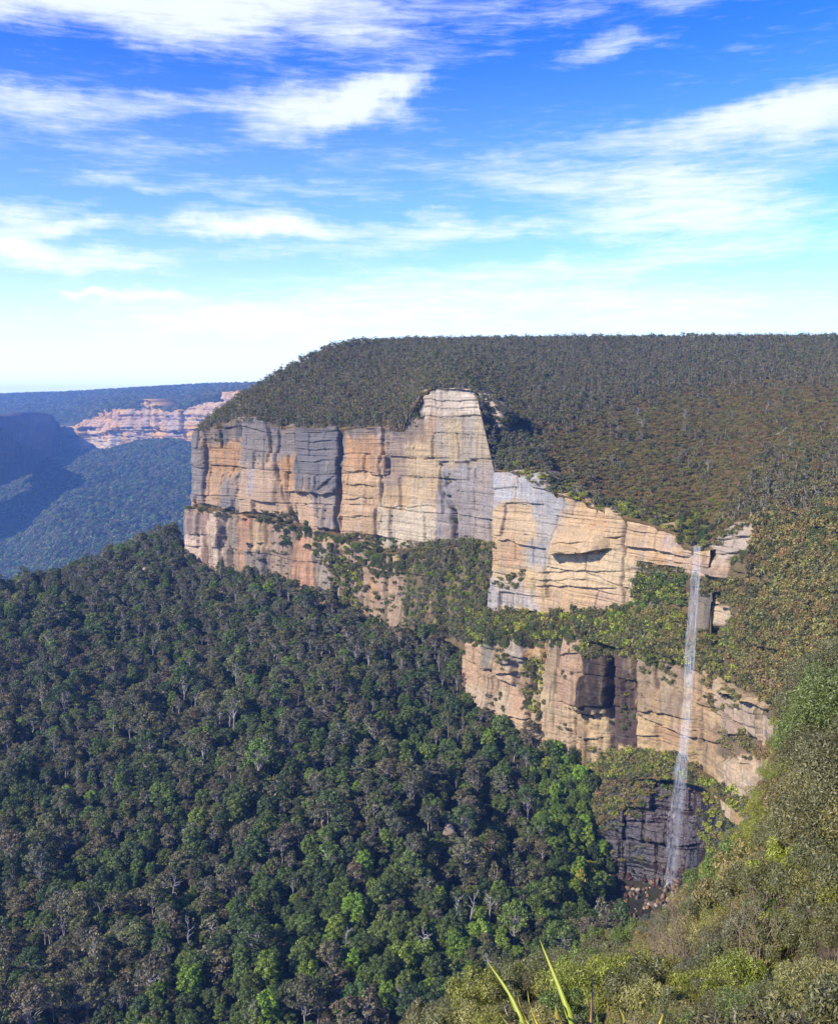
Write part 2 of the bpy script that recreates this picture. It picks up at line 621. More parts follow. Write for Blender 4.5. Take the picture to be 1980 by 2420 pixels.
# headland cliff, upper tier: (top, foot) along the wall from its nose to the corner by the falls cliff
A_COLS = [
    ((500, 1012, 930), (490, 1192, 930)), ((462, 1022, 872), (462, 1192, 866)), ((456, 1030, 855), (458, 1192, 850)), ((500, 1010, 845), (500, 1200, 838)),
    ((540, 1000, 835), (540, 1207, 828)), ((580, 985, 824), (580, 1212, 816)), ((620, 988, 812), (620, 1217, 803)),
    ((660, 1006, 800), (662, 1222, 792)), ((700, 1008, 790), (705, 1240, 780)), ((805, 1012, 765), (800, 1258, 755)),
    ((900, 1010, 742), (900, 1300, 735)), ((955, 1002, 729), (955, 1294, 721)), ((978, 962, 724), (978, 1291, 715)), ((1000, 924, 719), (1000, 1288, 709)),
    ((1030, 916, 711), (1030, 1284, 702)), ((1080, 918, 700), (1080, 1276, 690)), ((1125, 926, 690), (1125, 1275, 680)), ((1158, 948, 683), (1155, 1275, 670)), ((1182, 985, 676), (1182, 1275, 663)), ((1200, 1060, 672), (1200, 1275, 658)),
]
A_PATCH = [
    ([(440, 990), (1000, 960), (1000, 1040), (440, 1060)], DGREY, 16, .85),
    ([(485, 1045), (567, 1040), (570, 1171), (485, 1175)], ORANGE, 6, .95),
    ([(485, 1120), (560, 1120), (540, 1200), (485, 1190)], TAN, 8, .7),
    ([(445, 1012), (483, 1012), (487, 1190), (445, 1190)], GREY, 6, .9),
    ([(572, 985), (634, 985), (634, 1094), (572, 1094)], GREY, 8, .9),
    ([(523, 1128), (560, 1118), (562, 1200), (523, 1200)], GREY, 5, .9),
    ([(562, 1096), (652, 1096), (652, 1215), (562, 1215)], (.47, .34, .22), 8, .95),
    ([(585, 1100), (606, 1096), (606, 1180), (585, 1180)], BLUEG, 7, .6),
    ([(636, 1020), (700, 1020), (700, 1100), (660, 1110)], GREY, 8, .85),
    ([(655, 1085), (702, 1080), (702, 1157), (672, 1160)], ORANGE, 7, .95),
    ([(700, 1005), (803, 1010), (803, 1165), (700, 1165)], DGREY, 6, .9),
    ([(705, 1020), (800, 1020), (800, 1150), (705, 1150)], (.22, .215, .22), 9, .7),
    ([(739, 1160), (803, 1155), (803, 1255), (750, 1245)], (.29, .26, .23), 7, .9),
    ([(690, 1164), (742, 1162), (752, 1244), (730, 1240)], (.53, .37, .24), 6, .95),
    ([(809, 1030), (905, 1030), (903, 1110), (809, 1110)], (.50, .30, .16), 6, .9),
    ([(809, 1110), (905, 1110), (898, 1250), (809, 1260)], (.54, .38, .22), 7, .95),
    ([(905, 1021), (975, 1021), (966, 1150), (903, 1150)], (.32, .25, .19), 8, .85),
    ([(957, 1050), (1034, 1045), (1036, 1198), (940, 1198)], (.55, .43, .26), 8, .8),
    ([(900, 1140), (960, 1140), (960, 1200), (900, 1200)], (.53, .39, .22), 8, .85),
    ([(890, 1194), (1036, 1194), (1030, 1290), (890, 1295)], (.60, .51, .36), 6, .95),
    ([(1036, 1098), (1175, 1098), (1175, 1290), (1036, 1290)], (.31, .29, .275), 6, .92),
    ([(1025, 985), (1190, 985), (1190, 1100), (1036, 1100)], (.40, .355, .28), 9, .85),
    ([(1060, 1000), (1090, 1000), (1080, 1090), (1050, 1090)], (.55, .43, .24), 8, .7),
    ([(1120, 1010), (1150, 1010), (1145, 1090), (1118, 1090)], (.52, .42, .27), 8, .6),
    ([(978, 905), (1185, 905), (1185, 985), (978, 985)], (.62, .54, .43), 6, .95),
]
A_CRACK = [
    ([(806, 985), (803, 1100), (801, 1262)], 3.4, 8.0), ([(656, 1020), (655, 1090), (668, 1160), (700, 1240)], 3.5, 3.5), ([(573, 990), (571, 1040)], 3, 3),
    ([(484, 1040), (486, 1190)], 2.5, 2.5), ([(522, 1125), (520, 1200)], 2.5, 2.5), ([(905, 1010), (903, 1150), (898, 1290)], 2.5, 2.2),
    ([(1036, 1100), (1042, 1160), (1070, 1210), (1076, 1275)], 4.5, 3.5), ([(633, 1000), (640, 1080)], 2.5, 2.5), ([(895, 1200), (893, 1290)], 4, 3.0), ([(1118, 1110), (1122, 1275)], 2.5, 1.8),
]
A_STEP = [
    ([(452, 1100), (486, 1110)], 80, 3.0), ([(455, 1186), (530, 1200), (560, 1208), (655, 1216)], 70, 3.4), ([(672, 1160), (735, 1160)], 60, 2.6), ([(748, 1162), (800, 1120)], 40, 2.4),
    ([(808, 1112), (898, 1116)], 36, 1.6), ([(810, 1142), (898, 1148)], 26, 1.5), ([(810, 1178), (896, 1176)], 26, 1.2), ([(560, 1172), (585, 1180)], 40, 3.0),
    ([(985, 985), (1100, 982), (1190, 985)], 22, 2.2), ([(985, 962), (1190, 965)], 14, 1.4), ([(985, 944), (1190, 948)], 12, 1.2), ([(810, 1218), (900, 1222)], 26, 1.3), ([(900, 1197), (1034, 1196)], 18, .9),
    ([(700, 1058), (800, 1062)], 22, 1.1), ([(700, 1090), (800, 1086)], 22, 1.0), ([(700, 1042), (800, 1040)], 10, 1.2),
]
A_BLOCK = [
    ([(440, 990), (486, 990), (486, 1195), (440, 1195)], 1.5, 3), ([(523, 1128), (562, 1112), (562, 1200), (523, 1200)], 3.5, 3), ([(565, 1094), (655, 1094), (655, 1215), (565, 1215)], 2.6, 4),
    ([(700, 1000), (803, 1000), (801, 1165), (702, 1165)], 4.5, 3), ([(742, 1160), (801, 1150), (801, 1250), (760, 1250)], 4.0, 3), ([(572, 975), (636, 975), (634, 1094), (572, 1094)], 2.5, 3),
    ([(808, 1000), (905, 1000), (900, 1270), (808, 1270)], 2.0, 3), ([(960, 900), (1200, 900), (1200, 985), (960, 985)], -2.5, 3), ([(480, 1040), (570, 1040), (570, 1110), (486, 1180)], -1.2, 4), ([(1036, 1090), (1120, 1090), (1120, 1290), (1072, 1290), (1060, 1190)], -2.5, 4),
]
ribbon('headland_cliff', A_COLS, 520, 230,
       lambda px, py, s, z: rock_disp(s, z, 11, 1.0, 14, 24, .7) + features(px, py, A_CRACK, A_STEP, A_BLOCK),
       lambda px, py, s, z: rock_colour(px, py, s, z, TAN, A_PATCH, 12), label='banded sandstone headland wall, upper tier, orange and grey')

# headland cliff, lower tier
AL_COLS = [
    ((485, 1205, 930), (480, 1350, 930)), ((450, 1202, 862), (448, 1345, 858)), ((440, 1202, 846), (443, 1345, 840)), ((535, 1215, 820), (535, 1362, 812)), ((615, 1222, 796), (612, 1385, 784)),
    ((700, 1250, 772), (690, 1405, 755)), ((795, 1275, 742), (785, 1470, 722)), ((900, 1320, 712), (880, 1520, 690)), ((985, 1312, 692), (960, 1520, 655)),
    ((1075, 1290, 675), (1060, 1560, 622)), ((1160, 1290, 655), (1110, 1620, 600)), ((1230, 1300, 640), (1230, 1640, 590)),
]
AL_PATCH = [
    ([(436, 1205), (498, 1205), (498, 1263), (436, 1263)], (.25, .19, .17), 5, .9), ([(440, 1262), (484, 1260), (484, 1345), (440, 1345)], (.62, .49, .41), 5, .95),
    ([(482, 1268), (500, 1268), (500, 1345), (482, 1345)], (.20, .13, .11), 3, .9), ([(499, 1200), (533, 1200), (530, 1350), (499, 1350)], (.62, .50, .40), 4, .95),
    ([(531, 1215), (562, 1215), (560, 1370), (531, 1370)], (.27, .23, .20), 4, .9), ([(560, 1215), (596, 1215), (596, 1370), (560, 1370)], (.44, .27, .19), 5, .9),
    ([(580, 1215), (600, 1215), (600, 1245), (580, 1245)], (.48, .2, .14), 4, .8), ([(580, 1300), (630, 1300), (630, 1370), (580, 1370)], GREY, 6, .9), ([(625, 1240), (690, 1240), (690, 1400), (625, 1400)], (.26, .20, .17), 6, .85),
    ([(688, 1260), (740, 1268), (742, 1420), (690, 1395)], (.50, .29, .19), 4, .95), ([(738, 1275), (786, 1290), (786, 1460), (742, 1430)], (.31, .28, .25), 5, .9),
    ([(740, 1425), (790, 1430), (790, 1475), (740, 1455)], (.55, .37, .27), 5, .95), ([(786, 1300), (800, 1300), (800, 1470), (786, 1470)], DARK, 3, .8),
    ([(800, 1300), (870, 1310), (870, 1500), (800, 1480)], (.34, .26, .21), 6, .8), ([(880, 1330), (960, 1330), (950, 1500), (880, 1510)], (.36, .27, .2), 8, .8), ([(960, 1280), (1200, 1280), (1200, 1620), (960, 1620)], SCRUB, 20, .9),
]
AL_CRACK = [([(500, 1205), (501, 1345)], 2.5, 2.5), ([(533, 1215), (530, 1370)], 3, 3), ([(688, 1255), (690, 1400)], 3, 3.5), ([(790, 1290), (793, 1475)], 6, 6), ([(740, 1275), (742, 1420)], 2.5, 2.5), ([(820, 1320), (822, 1480)], 3, 3), ([(845, 1320), (848, 1490)], 3, 3), ([(905, 1340), (900, 1500)], 4, 4), ([(625, 1230), (625, 1390)], 3.5, 3)]
AL_STEP = [([(440, 1262), (498, 1266)], 45, 1.8), ([(735, 1428), (795, 1436)], 50, 2.2), ([(625, 1300), (690, 1310)], 40, 2.0)]
AL_BLOCK = [([(498, 1195), (533, 1195), (531, 1360), (498, 1360)], 2.2, 3), ([(580, 1290), (630, 1290), (630, 1380), (580, 1380)], 2.5, 3), ([(688, 1250), (740, 1250), (742, 1420), (690, 1420)], 2.5, 3), ([(625, 1230), (688, 1230), (688, 1410), (625, 1410)], -3, 4), ([(800, 1300), (870, 1300), (870, 1510), (800, 1510)], -2, 4)]
ribbon('headland_cliff_foot', AL_COLS, 460, 130,
       lambda px, py, s, z: rock_disp(s, z, 21, 1.3, 8, 30, .3) + features(px, py, AL_CRACK, AL_STEP, AL_BLOCK),
       lambda px, py, s, z: rock_colour(px, py, s, z, TAN, AL_PATCH, 22, 1.4, (.16, .135, .10)) * np.array((1.02, 1.0, .88)), label='lower tier of the headland wall, pink and brown columns under the ledge')

# falls cliff (cream wall left of the waterfall)
B_COLS = [
    ((1195, 1108, 672), (1195, 1400, 662)), ((1172, 1112, 622), (1164, 1425, 614)), ((1168, 1114, 610), (1158, 1428, 602)), ((1220, 1116, 598), (1215, 1442, 590)),
    ((1278, 1122, 583), (1275, 1454, 575)), ((1312, 1166, 574), (1310, 1455, 566)), ((1370, 1172, 558), (1370, 1457, 551)), ((1395, 1196, 552), (1398, 1457, 545)),
    ((1470, 1216, 533), (1465, 1440, 527)), ((1540, 1238, 514), (1540, 1432, 508)), ((1590, 1258, 501), (1590, 1428, 495)), ((1612, 1292, 495), (1612, 1426, 489)), ((1650, 1300, 483), (1650, 1426, 477)),
    ((1680, 1300, 476), (1680, 1426, 470)),
]
B_PATCH = [
    ([(1160, 1108), (1290, 1108), (1290, 1186), (1160, 1188)], (.43, .44, .45), 8, .92), ([(1256, 1170), (1338, 1180), (1325, 1300), (1262, 1300)], (.36, .37, .37), 8, .9),
    ([(1240, 1290), (1295, 1290), (1290, 1345), (1240, 1345)], (.38, .38, .37), 8, .85), ([(1158, 1190), (1258, 1190), (1256, 1275), (1158, 1275)], (.58, .43, .27), 7, .9),
    ([(1158, 1272), (1240, 1278), (1240, 1338), (1158, 1338)], (.55, .36, .21), 7, .9), ([(1320, 1205), (1480, 1205), (1480, 1304), (1320, 1304)], (.58, .42, .25), 7, .9),
    ([(1330, 1180), (1370, 1180), (1365, 1210), (1320, 1220)], GREY, 8, .6), ([(1380, 1215), (1440, 1215), (1440, 1250), (1380, 1250)], (.53, .31, .17), 10, .6),
    ([(1300, 1304), (1480, 1304), (1480, 1390), (1262, 1390)], (.60, .47, .29), 6, .95), ([(1262, 1390), (1405, 1390), (1405, 1460), (1262, 1460)], (.57, .40, .23), 7, .9),
    ([(1400, 1395), (1480, 1395), (1480, 1460), (1400, 1460)], (.50, .35, .24), 7, .85), ([(1150, 1370), (1245, 1370), (1262, 1440), (1150, 1440)], (.43, .40, .37), 7, .9), ([(1255, 1390), (1268, 1390), (1266, 1450), (1255, 1450)], (.6, .55, .48), 4, .7),
    ([(1500, 1352), (1690, 1362), (1690, 1440), (1490, 1440)], SCRUB, 8, .95), ([(1475, 1215), (1625, 1240), (1630, 1320), (1475, 1320)], (.56, .40, .24), 7, .9), ([(1570, 1262), (1620, 1270), (1620, 1300), (1570, 1290)], (.3, .24, .22), 6, .8), ([(1500, 1335), (1700, 1345), (1700, 1440), (1500, 1440)], (.40, .35, .28), 8, .6), ([(1590, 1315), (1690, 1325), (1690, 1365), (1590, 1352)], (.54, .38, .25), 5, .9),
]
B_CRACK = [([(1474, 1210), (1471, 1300), (1470, 1430)], 2.6, 4.0), ([(1412, 1400), (1400, 1458)], 2, 1.8), ([(1316, 1220), (1318, 1300)], 2, 1.6)]
B_STEP = [
    ([(1158, 1270), (1200, 1274), (1240, 1286), (1300, 1300)], 60, 2.4), ([(1296, 1300), (1320, 1306), (1380, 1304), (1440, 1296)], 60, 10.0), ([(1435, 1270), (1470, 1268)], 30, 3.2),
    ([(1470, 1292), (1560, 1300), (1640, 1318)], 50, 2.6), ([(1500, 1326), (1590, 1338), (1625, 1345)], 24, 2.0), ([(1270, 1354), (1380, 1346), (1470, 1350)], 18, 1.4), ([(1262, 1384), (1400, 1386), (1465, 1390)], 30, 1.9),
    ([(1270, 1372), (1400, 1366)], 10, 1.0), ([(1166, 1186), (1290, 1192)], 30, 1.0), ([(1320, 1282), (1400, 1276)], 16, 1.5), ([(1480, 1255), (1540, 1262)], 20, 1.5), ([(1650, 1345), (1690, 1356)], 30, 4.0),
]
B_BLOCK = [([(1300, 1200), (1470, 1200), (1470, 1300), (1300, 1300)], 1.0, 4), ([(1150, 1365), (1262, 1365), (1262, 1445), (1150, 1445)], 1.5, 4), ([(1475, 1345), (1640, 1345), (1640, 1440), (1475, 1440)], -1.5, 5)]
ribbon('falls_cliff', B_COLS, 460, 210,
       lambda px, py, s, z: rock_disp(s, z, 31, .75, 20, 16) + features(px, py, B_CRACK, B_STEP, B_BLOCK),
       lambda px, py, s, z: rock_colour(px, py, s, z, CREAM, B_PATCH, 32, .7), label='cream sandstone wall under the plateau beside the waterfall')

# lower cliff under the scrubby ledge
C_COLS = [
    ((1130, 1500, 650), (1130, 1650, 645)), ((1104, 1506, 604), (1106, 1655, 598)), ((1097, 1510, 592), (1102, 1660, 586)), ((1150, 1512, 576), (1140, 1725, 566)), ((1200, 1515, 562), (1170, 1752, 552)),
    ((1280, 1512, 542), (1250, 1772, 534)), ((1345, 1506, 528), (1345, 1778, 520)), ((1358, 1520, 524), (1358, 1778, 516)), ((1440, 1528, 510), (1440, 1775, 501)), ((1530, 1535, 494), (1530, 1775, 485)),
    ((1600, 1562, 482), (1600, 1785, 472)), ((1680, 1604, 462), (1680, 1835, 450)), ((1760, 1640, 430), (1755, 1900, 415)), ((1850, 1690, 390), (1850, 1930, 375)), ((1950, 1750, 350), (1950, 1990, 335)),
]
C_PATCH = [
    ([(1092, 1495), (1134, 1495), (1134, 1617), (1092, 1617)], (.50, .34, .25), 4, .9), ([(1140, 1500), (1170, 1500), (1170, 1578), (1140, 1578)], GREY, 5, .9), ([(1196, 1510), (1240, 1510), (1235, 1566), (1196, 1566)], (.33, .31, .30), 5, .9),
    ([(1140, 1572), (1240, 1585), (1240, 1640), (1150, 1630)], (.46, .33, .25), 6, .85), ([(1200, 1630), (1250, 1630), (1245, 1690), (1200, 1690)], (.50, .34, .24), 6, .9), ([(1095, 1617), (1200, 1640), (1200, 1760), (1110, 1700)], (.54, .43, .34), 6, .9),
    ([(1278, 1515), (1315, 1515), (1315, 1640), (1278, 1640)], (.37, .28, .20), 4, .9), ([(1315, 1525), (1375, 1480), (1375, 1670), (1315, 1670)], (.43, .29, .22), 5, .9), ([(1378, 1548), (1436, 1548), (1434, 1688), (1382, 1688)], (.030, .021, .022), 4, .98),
    ([(1436, 1540), (1446, 1540), (1446, 1690), (1436, 1690)], (.03, .025, .025), 2, .9), ([(1446, 1540), (1500, 1540), (1498, 1770), (1440, 1770)], (.075, .05, .05), 5, .92), ([(1474, 1515), (1502, 1515), (1500, 1588), (1474, 1588)], (.50, .39, .27), 4, .9),  # first strip paints the crack's black shadow into the rock colour
    ([(1500, 1555), (1618, 1560), (1612, 1690), (1500, 1690)], (.29, .22, .17), 6, .9), ([(1550, 1570), (1575, 1570), (1575, 1680), (1550, 1680)], (.47, .38, .27), 5, .8), ([(1505, 1625), (1560, 1630), (1560, 1690), (1505, 1690)], (.42, .30, .18), 6, .85),
    ([(1500, 1690), (1640, 1700), (1640, 1770), (1500, 1770)], (.52, .38, .23), 6, .9), ([(1590, 1700), (1640, 1705), (1640, 1760), (1590, 1760)], (.56, .42, .32), 5, .9), ([(1540, 1720), (1600, 1720), (1600, 1760), (1540, 1760)], (.36, .22, .15), 6, .75), ([(1360, 1685), (1432, 1690), (1425, 1770), (1360, 1770)], (.50, .38, .24), 5, .9), ([(1365, 1715), (1400, 1715), (1400, 1770), (1365, 1770)], (.23, .14, .10), 5, .85),
    ([(1150, 1690), (1360, 1690), (1360, 1775), (1200, 1775)], (.50, .37, .26), 7, .85), ([(1640, 1590), (1680, 1590), (1690, 1800), (1640, 1770)], (.42, .29, .19), 6, .85), ([(1685, 1620), (1850, 1690), (1850, 1760), (1690, 1730)], (.42, .35, .30), 7, .85),
    ([(1690, 1640), (1760, 1680), (1770, 1740), (1700, 1730)], (.40, .30, .25), 8, .7), ([(1685, 1720), (1780, 1740), (1790, 1790), (1690, 1790)], (.12, .09, .07), 7, .9), ([(1700, 1790), (1800, 1790), (1800, 1900), (1700, 1880)], (.53, .43, .34), 6, .9), ([(1225, 1570), (1245, 1570), (1245, 1640), (1225, 1640)], BROWN, 5, .7),
]
C_CRACK = [([(1441, 1525), (1440, 1700)], 5.5, 10.0), ([(1378, 1530), (1376, 1690)], 2.5, 2.5), ([(1136, 1505), (1138, 1600)], 3, 3), ([(1250, 1520), (1252, 1700)], 5, 4), ([(1185, 1510), (1188, 1570)], 5, 3.5), ([(1500, 1540), (1499, 1770)], 3, 3), ([(1640, 1585), (1645, 1780)], 3, 2.5), ([(1315, 1515), (1314, 1640)], 2.5, 2.5), ([(1590, 1555), (1570, 1595)], 3.5, 3.5), ([(1160, 1650), (1190, 1760)], 3, 2.5), ([(1360, 1700), (1358, 1775)], 3, 3)]
C_STEP = [([(1140, 1582), (1240, 1590)], 50, 3.5), ([(1100, 1640), (1180, 1690), (1260, 1700)], 45, 2.6), ([(1340, 1672), (1430, 1684)], 80, 3.4), ([(1310, 1548), (1372, 1540)], 30, 2.0), ([(1500, 1684), (1570, 1682), (1640, 1702)], 60, 2.6), ([(1690, 1622), (1760, 1640), (1850, 1690)], 24, 7.0), ([(1700, 1650), (1800, 1690)], 18, 1.6), ([(1500, 1740), (1560, 1742)], 26, 2.0), ([(1690, 1720), (1790, 1742)], 40, 3.0), ([(1360, 1740), (1430, 1742)], 20, 2.0)]
C_BLOCK = [([(1140, 1490), (1172, 1490), (1172, 1580), (1140, 1580)], 3, 3), ([(1196, 1500), (1244, 1500), (1236, 1566), (1196, 1566)], 3.5, 3), ([(1376, 1530), (1438, 1530), (1436, 1690), (1380, 1690)], 2.6, 5), ([(1440, 1530), (1500, 1530), (1498, 1780), (1440, 1780)], -4.0, 5), ([(1250, 1510), (1280, 1510), (1280, 1640), (1250, 1640)], -3, 4), ([(1500, 1690), (1640, 1700), (1640, 1785), (1500, 1785)], 1.0, 3), ([(1690, 1690), (1790, 1720), (1790, 1800), (1690, 1800)], -2.0, 4)]
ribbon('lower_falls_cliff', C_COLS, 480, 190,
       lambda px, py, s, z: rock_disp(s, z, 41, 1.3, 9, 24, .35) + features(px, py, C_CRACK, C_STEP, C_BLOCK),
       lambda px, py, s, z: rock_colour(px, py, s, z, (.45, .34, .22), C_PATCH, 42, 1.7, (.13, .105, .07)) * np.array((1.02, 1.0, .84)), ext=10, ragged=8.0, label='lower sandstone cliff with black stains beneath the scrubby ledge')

# dark wet amphitheatre behind the foot of the falls
D_COLS = [
    ((1395, 1905, 500), (1410, 2110, 476)), ((1400, 1890, 486), (1415, 2105, 464)), ((1440, 1855, 484), (1440, 2105, 462)), ((1500, 1845, 480), (1500, 2102, 458)), ((1580, 1845, 474), (1580, 2100, 452)),
    ((1640, 1850, 466), (1640, 2098, 444)), ((1700, 1890, 446), (1700, 2090, 428)), ((1760, 1930, 420), (1760, 2070, 408)), ((1850, 1950, 385), (1850, 2080, 375)),
]
D_PATCH = [([(1430, 1960), (1500, 1960), (1500, 2010), (1430, 2010)], (.14, .085, .085), 6, .8), ([(1450, 1925), (1620, 1930), (1620, 1945), (1450, 1945)], (.26, .11, .075), 4, .8), ([(1500, 1980), (1690, 1985), (1690, 2000), (1500, 2000)], (.2, .12, .09), 4, .7), ([(1380, 1980), (1450, 1980), (1440, 2080), (1380, 2080)], (.14, .10, .05), 8, .8), ([(1640, 1960), (1760, 1960), (1760, 2040), (1650, 2040)], (.30, .22, .16), 8, .7), ([(1480, 2070), (1660, 2070), (1660, 2110), (1480, 2110)], (.12, .05, .045), 8, .8)]
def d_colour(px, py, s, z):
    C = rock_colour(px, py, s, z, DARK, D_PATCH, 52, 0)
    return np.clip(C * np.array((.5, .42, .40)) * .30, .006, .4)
ribbon('wet_falls_wall', D_COLS, 260, 150, lambda px, py, s, z: rock_disp(s, z, 51, 1.2, 5, 12, .7) + features(px, py, (), [([(1440, 1932), (1560, 1944)], 26, 2.6), ([(1490, 1985), (1690, 1998)], 26, 2.4)]),
       d_colour, mat=M_WET, label='dark wet rock wall behind the foot of the waterfall')

# steep right-hand side of the gorge above the lower cliff
W_COLS = [
    ((1596, 1282, 505), (1596, 1552, 494)), ((1640, 1299, 486), (1640, 1566, 482)), ((1690, 1272, 480), (1685, 1602, 466)), ((1740, 1240, 474), (1730, 1628, 446)), ((1790, 1226, 466), (1765, 1642, 430)),
    ((1880, 1212, 450), (1850, 1692, 392)), ((2000, 1185, 420), (1950, 1752, 350)), ((2250, 1140, 340), (2180, 1800, 270)),
]
W_PATCH = [
    ([(1676, 1290), (1720, 1250), (1795, 1222), (1795, 1275), (1765, 1300), (1700, 1330)], (.52, .44, .35), 6, .98), ([(1740, 1232), (1795, 1224), (1793, 1272), (1750, 1262)], (.52, .40, .25), 6, .7),
    ([(1580, 1318), (1722, 1324), (1722, 1366), (1580, 1352)], (.52, .38, .25), 4, .95), ([(1650, 1410), (1738, 1432), (1728, 1478), (1655, 1470)], (.57, .45, .30), 5, .98), ([(1560, 1424), (1640, 1428), (1640, 1442), (1560, 1440)], (.45, .39, .33), 4, .9),
    ([(1790, 1580), (1830, 1580), (1830, 1660), (1800, 1660)], (.36, .24, .18), 6, .8), ([(1640, 1590), (1680, 1600), (1680, 1640), (1640, 1630)], (.44, .31, .2), 6, .8), ([(1940, 1330), (1975, 1330), (1975, 1356), (1940, 1350)], (.4, .35, .33), 5, .8),
]
W_STEP = [([(1690, 1308), (1770, 1300)], 20, 2.0), ([(1680, 1275), (1795, 1262)], 14, 1.8), ([(1660, 1340), (1722, 1364)], 40, 7.0), ([(1655, 1418), (1738, 1436)], 20, 3.0), ([(1650, 1474), (1690, 1484), (1700, 1480)], 55, 5.0), ([(1736, 1432), (1770, 1470), (1800, 1515), (1850, 1540)], 26, 5.0), ([(1722, 1380), (1748, 1400)], 18, 3.0)]
def w_colour(px, py, s, z):
    C = rock_colour(px, py, s, z, SCRUB, [], 62, .3)
    C = np.zeros_like(C) + np.array((.085, .065, .030)) * (1 + .3 * fbm(s / 20, z / 20, 0, 66, 3))[..., None]
    R = rock_colour(px, py, s, z, PALE, W_PATCH, 65, .9)
    n = fbm(s / 12, z / 12, 0, 63, 3)
    for poly, col, soft, a in W_PATCH:
        w = poly_soft(px + 9 * n, py + 9 * vnoise(s / 6, z / 5, 0, 64), poly, soft) * a
        C = C * (1 - w[..., None]) + R * w[..., None]
    return np.clip(C, .02, .7)
ribbon('gorge_wall', W_COLS, 380, 240, lambda px, py, s, z: rock_disp(s, z, 61, 1.0, 10, 9) + features(px, py, (), W_STEP), w_colour, ext=3, label='steep scrub covered side of the gorge right of the waterfall')


# ------------------------------------------------------------------ slopes and plateaus
def loft(name, rows, nu, nv, mat, rough=1.0, scale=30.0, seed=1, xyz=False, bvh=True, kind='structure', **props):
    """A sheet through rows of points; each row goes left to right and has its own list of points."""
    R = np.stack([resample(r if xyz else [P3(*p) for p in r], nu) for r in rows], 1)
    t = np.linspace(0, 1, len(rows))
    tv = np.linspace(0, 1, nv)
    P = np.empty((nu, nv, 3))
    for k in range(3):
        for i in range(nu):
            P[i, :, k] = np.interp(tv, t, R[i, :, k])
    P[..., 2] += rough * fbm(P[..., 0] / scale, P[..., 1] / scale, 0, seed, 4)
    Q = grid_quads(nu, nv)
    o = link(name, mesh_np(name, P.reshape(-1, 3), Q, [mat], smooth_sh=True), kind=kind, **props)
    if bvh:
        bvh_add(P.reshape(-1, 3), Q)
    return P


def aligned(rows):
    """Rows whose points belong together column by column, cut finer along every column span."""
    A = np.array([[P3(*p) for p in r] for r in rows])          # rows x cols x 3
    out = []
    for c in range(A.shape[1] - 1):
        for f in np.linspace(0, 1, 12, endpoint=False):
            out.append(A[:, c] * (1 - f) + A[:, c + 1] * f)
    out.append(A[:, -1])
    return np.array(out)                                       # cols x rows x 3


def sheet(name, P, nv, mat, rough, scale, seed, bow=0.0, bvh=True, **props):
    n, r, _ = P.shape
    t = np.linspace(0, 1, r)
    tv = np.linspace(0, 1, nv)
    G = np.empty((n, nv, 3))
    for i in range(n):
        for k in range(3):
            G[i, :, k] = np.interp(tv, t, P[i, :, k])
    G[..., 2] += rough * fbm(G[..., 0] / scale, G[..., 1] / scale, 0, seed, 4)
    Q = grid_quads(n, nv)
    link(name, mesh_np(name, G.reshape(-1, 3), Q, [mat], smooth_sh=True), kind='structure', **props)
    if bvh:
        bvh_add(G.reshape(-1, 3), Q)
    return G


# forested plateau: cliff edge -> skyline -> beyond
EDGE = [c[0] for c in A_COLS[:17]] + [c[0] for c in B_COLS[2:11]] + [(1640, 1300, 486)] + [c[0] for c in W_COLS[2:]]
SKY_ = [
    (530, 985, 960), (512, 985, 930), (505, 985, 915), (535, 965, 925), (570, 942, 935), (610, 918, 950), (640, 898, 965), (680, 874, 985), (715, 855, 1005), (775, 826, 1045),
    (830, 812, 1090), (900, 809, 1140), (925, 809, 1150), (970, 808, 1165), (1030, 808, 1180), (1080, 807, 1190), (1150, 806, 1200),
    (1200, 806, 1205), (1290, 804, 1210), (1370, 803, 1215), (1390, 803, 1217), (1450, 802, 1220), (1480, 802, 1220), (1540, 801, 1220), (1600, 801, 1215), (1650, 801, 1210), (1680, 801, 1205),
    (1740, 801, 1190), (1800, 800, 1175), (1860, 800, 1150), (1950, 800, 1110), (2080, 800, 1040), (2350, 800, 900),
]
assert len(EDGE) == len(SKY_), (len(EDGE), len(SKY_))
PL = aligned([EDGE, SKY_])
def eased(a, w):
    q = np.pad(a, ((w, w), (0, 0)), mode='edge')
    kk = np.hanning(2 * w + 3)[1:-1]
    kk /= kk.sum()
    return np.stack([np.convolve(q[:, i], kk, 'valid') for i in range(3)], 1)
lipz = PL[:, 0] + (0, 9, 2.0)
q1 = eased(PL[:, 0] * .86 + PL[:, 1] * .14, 26)
mid = eased(PL[:, 0] * .5 + PL[:, 1] * .5, 34)
beyond = PL[:, 1] + np.array((0, 260, -25))
edge_in = PL[:, 0] * 1.0
def tucked(e, back, down):
    q = e * (1 + back / np.linalg.norm(e, axis=1, keepdims=True))
    q[:, 2] = e[:, 2] - down
    return q
_dn = np.full(len(edge_in), 34.0)
_dn[int(13.5 * 12):18 * 12] = 3.0
under = tucked(edge_in, 22, _dn)
PLAT = sheet('plateau', np.stack([under, edge_in, q1, mid, PL[:, 1], beyond], 1), 121, M_HEATH, 2.2, 40, 3, label='long forested plateau above the sandstone cliffs')

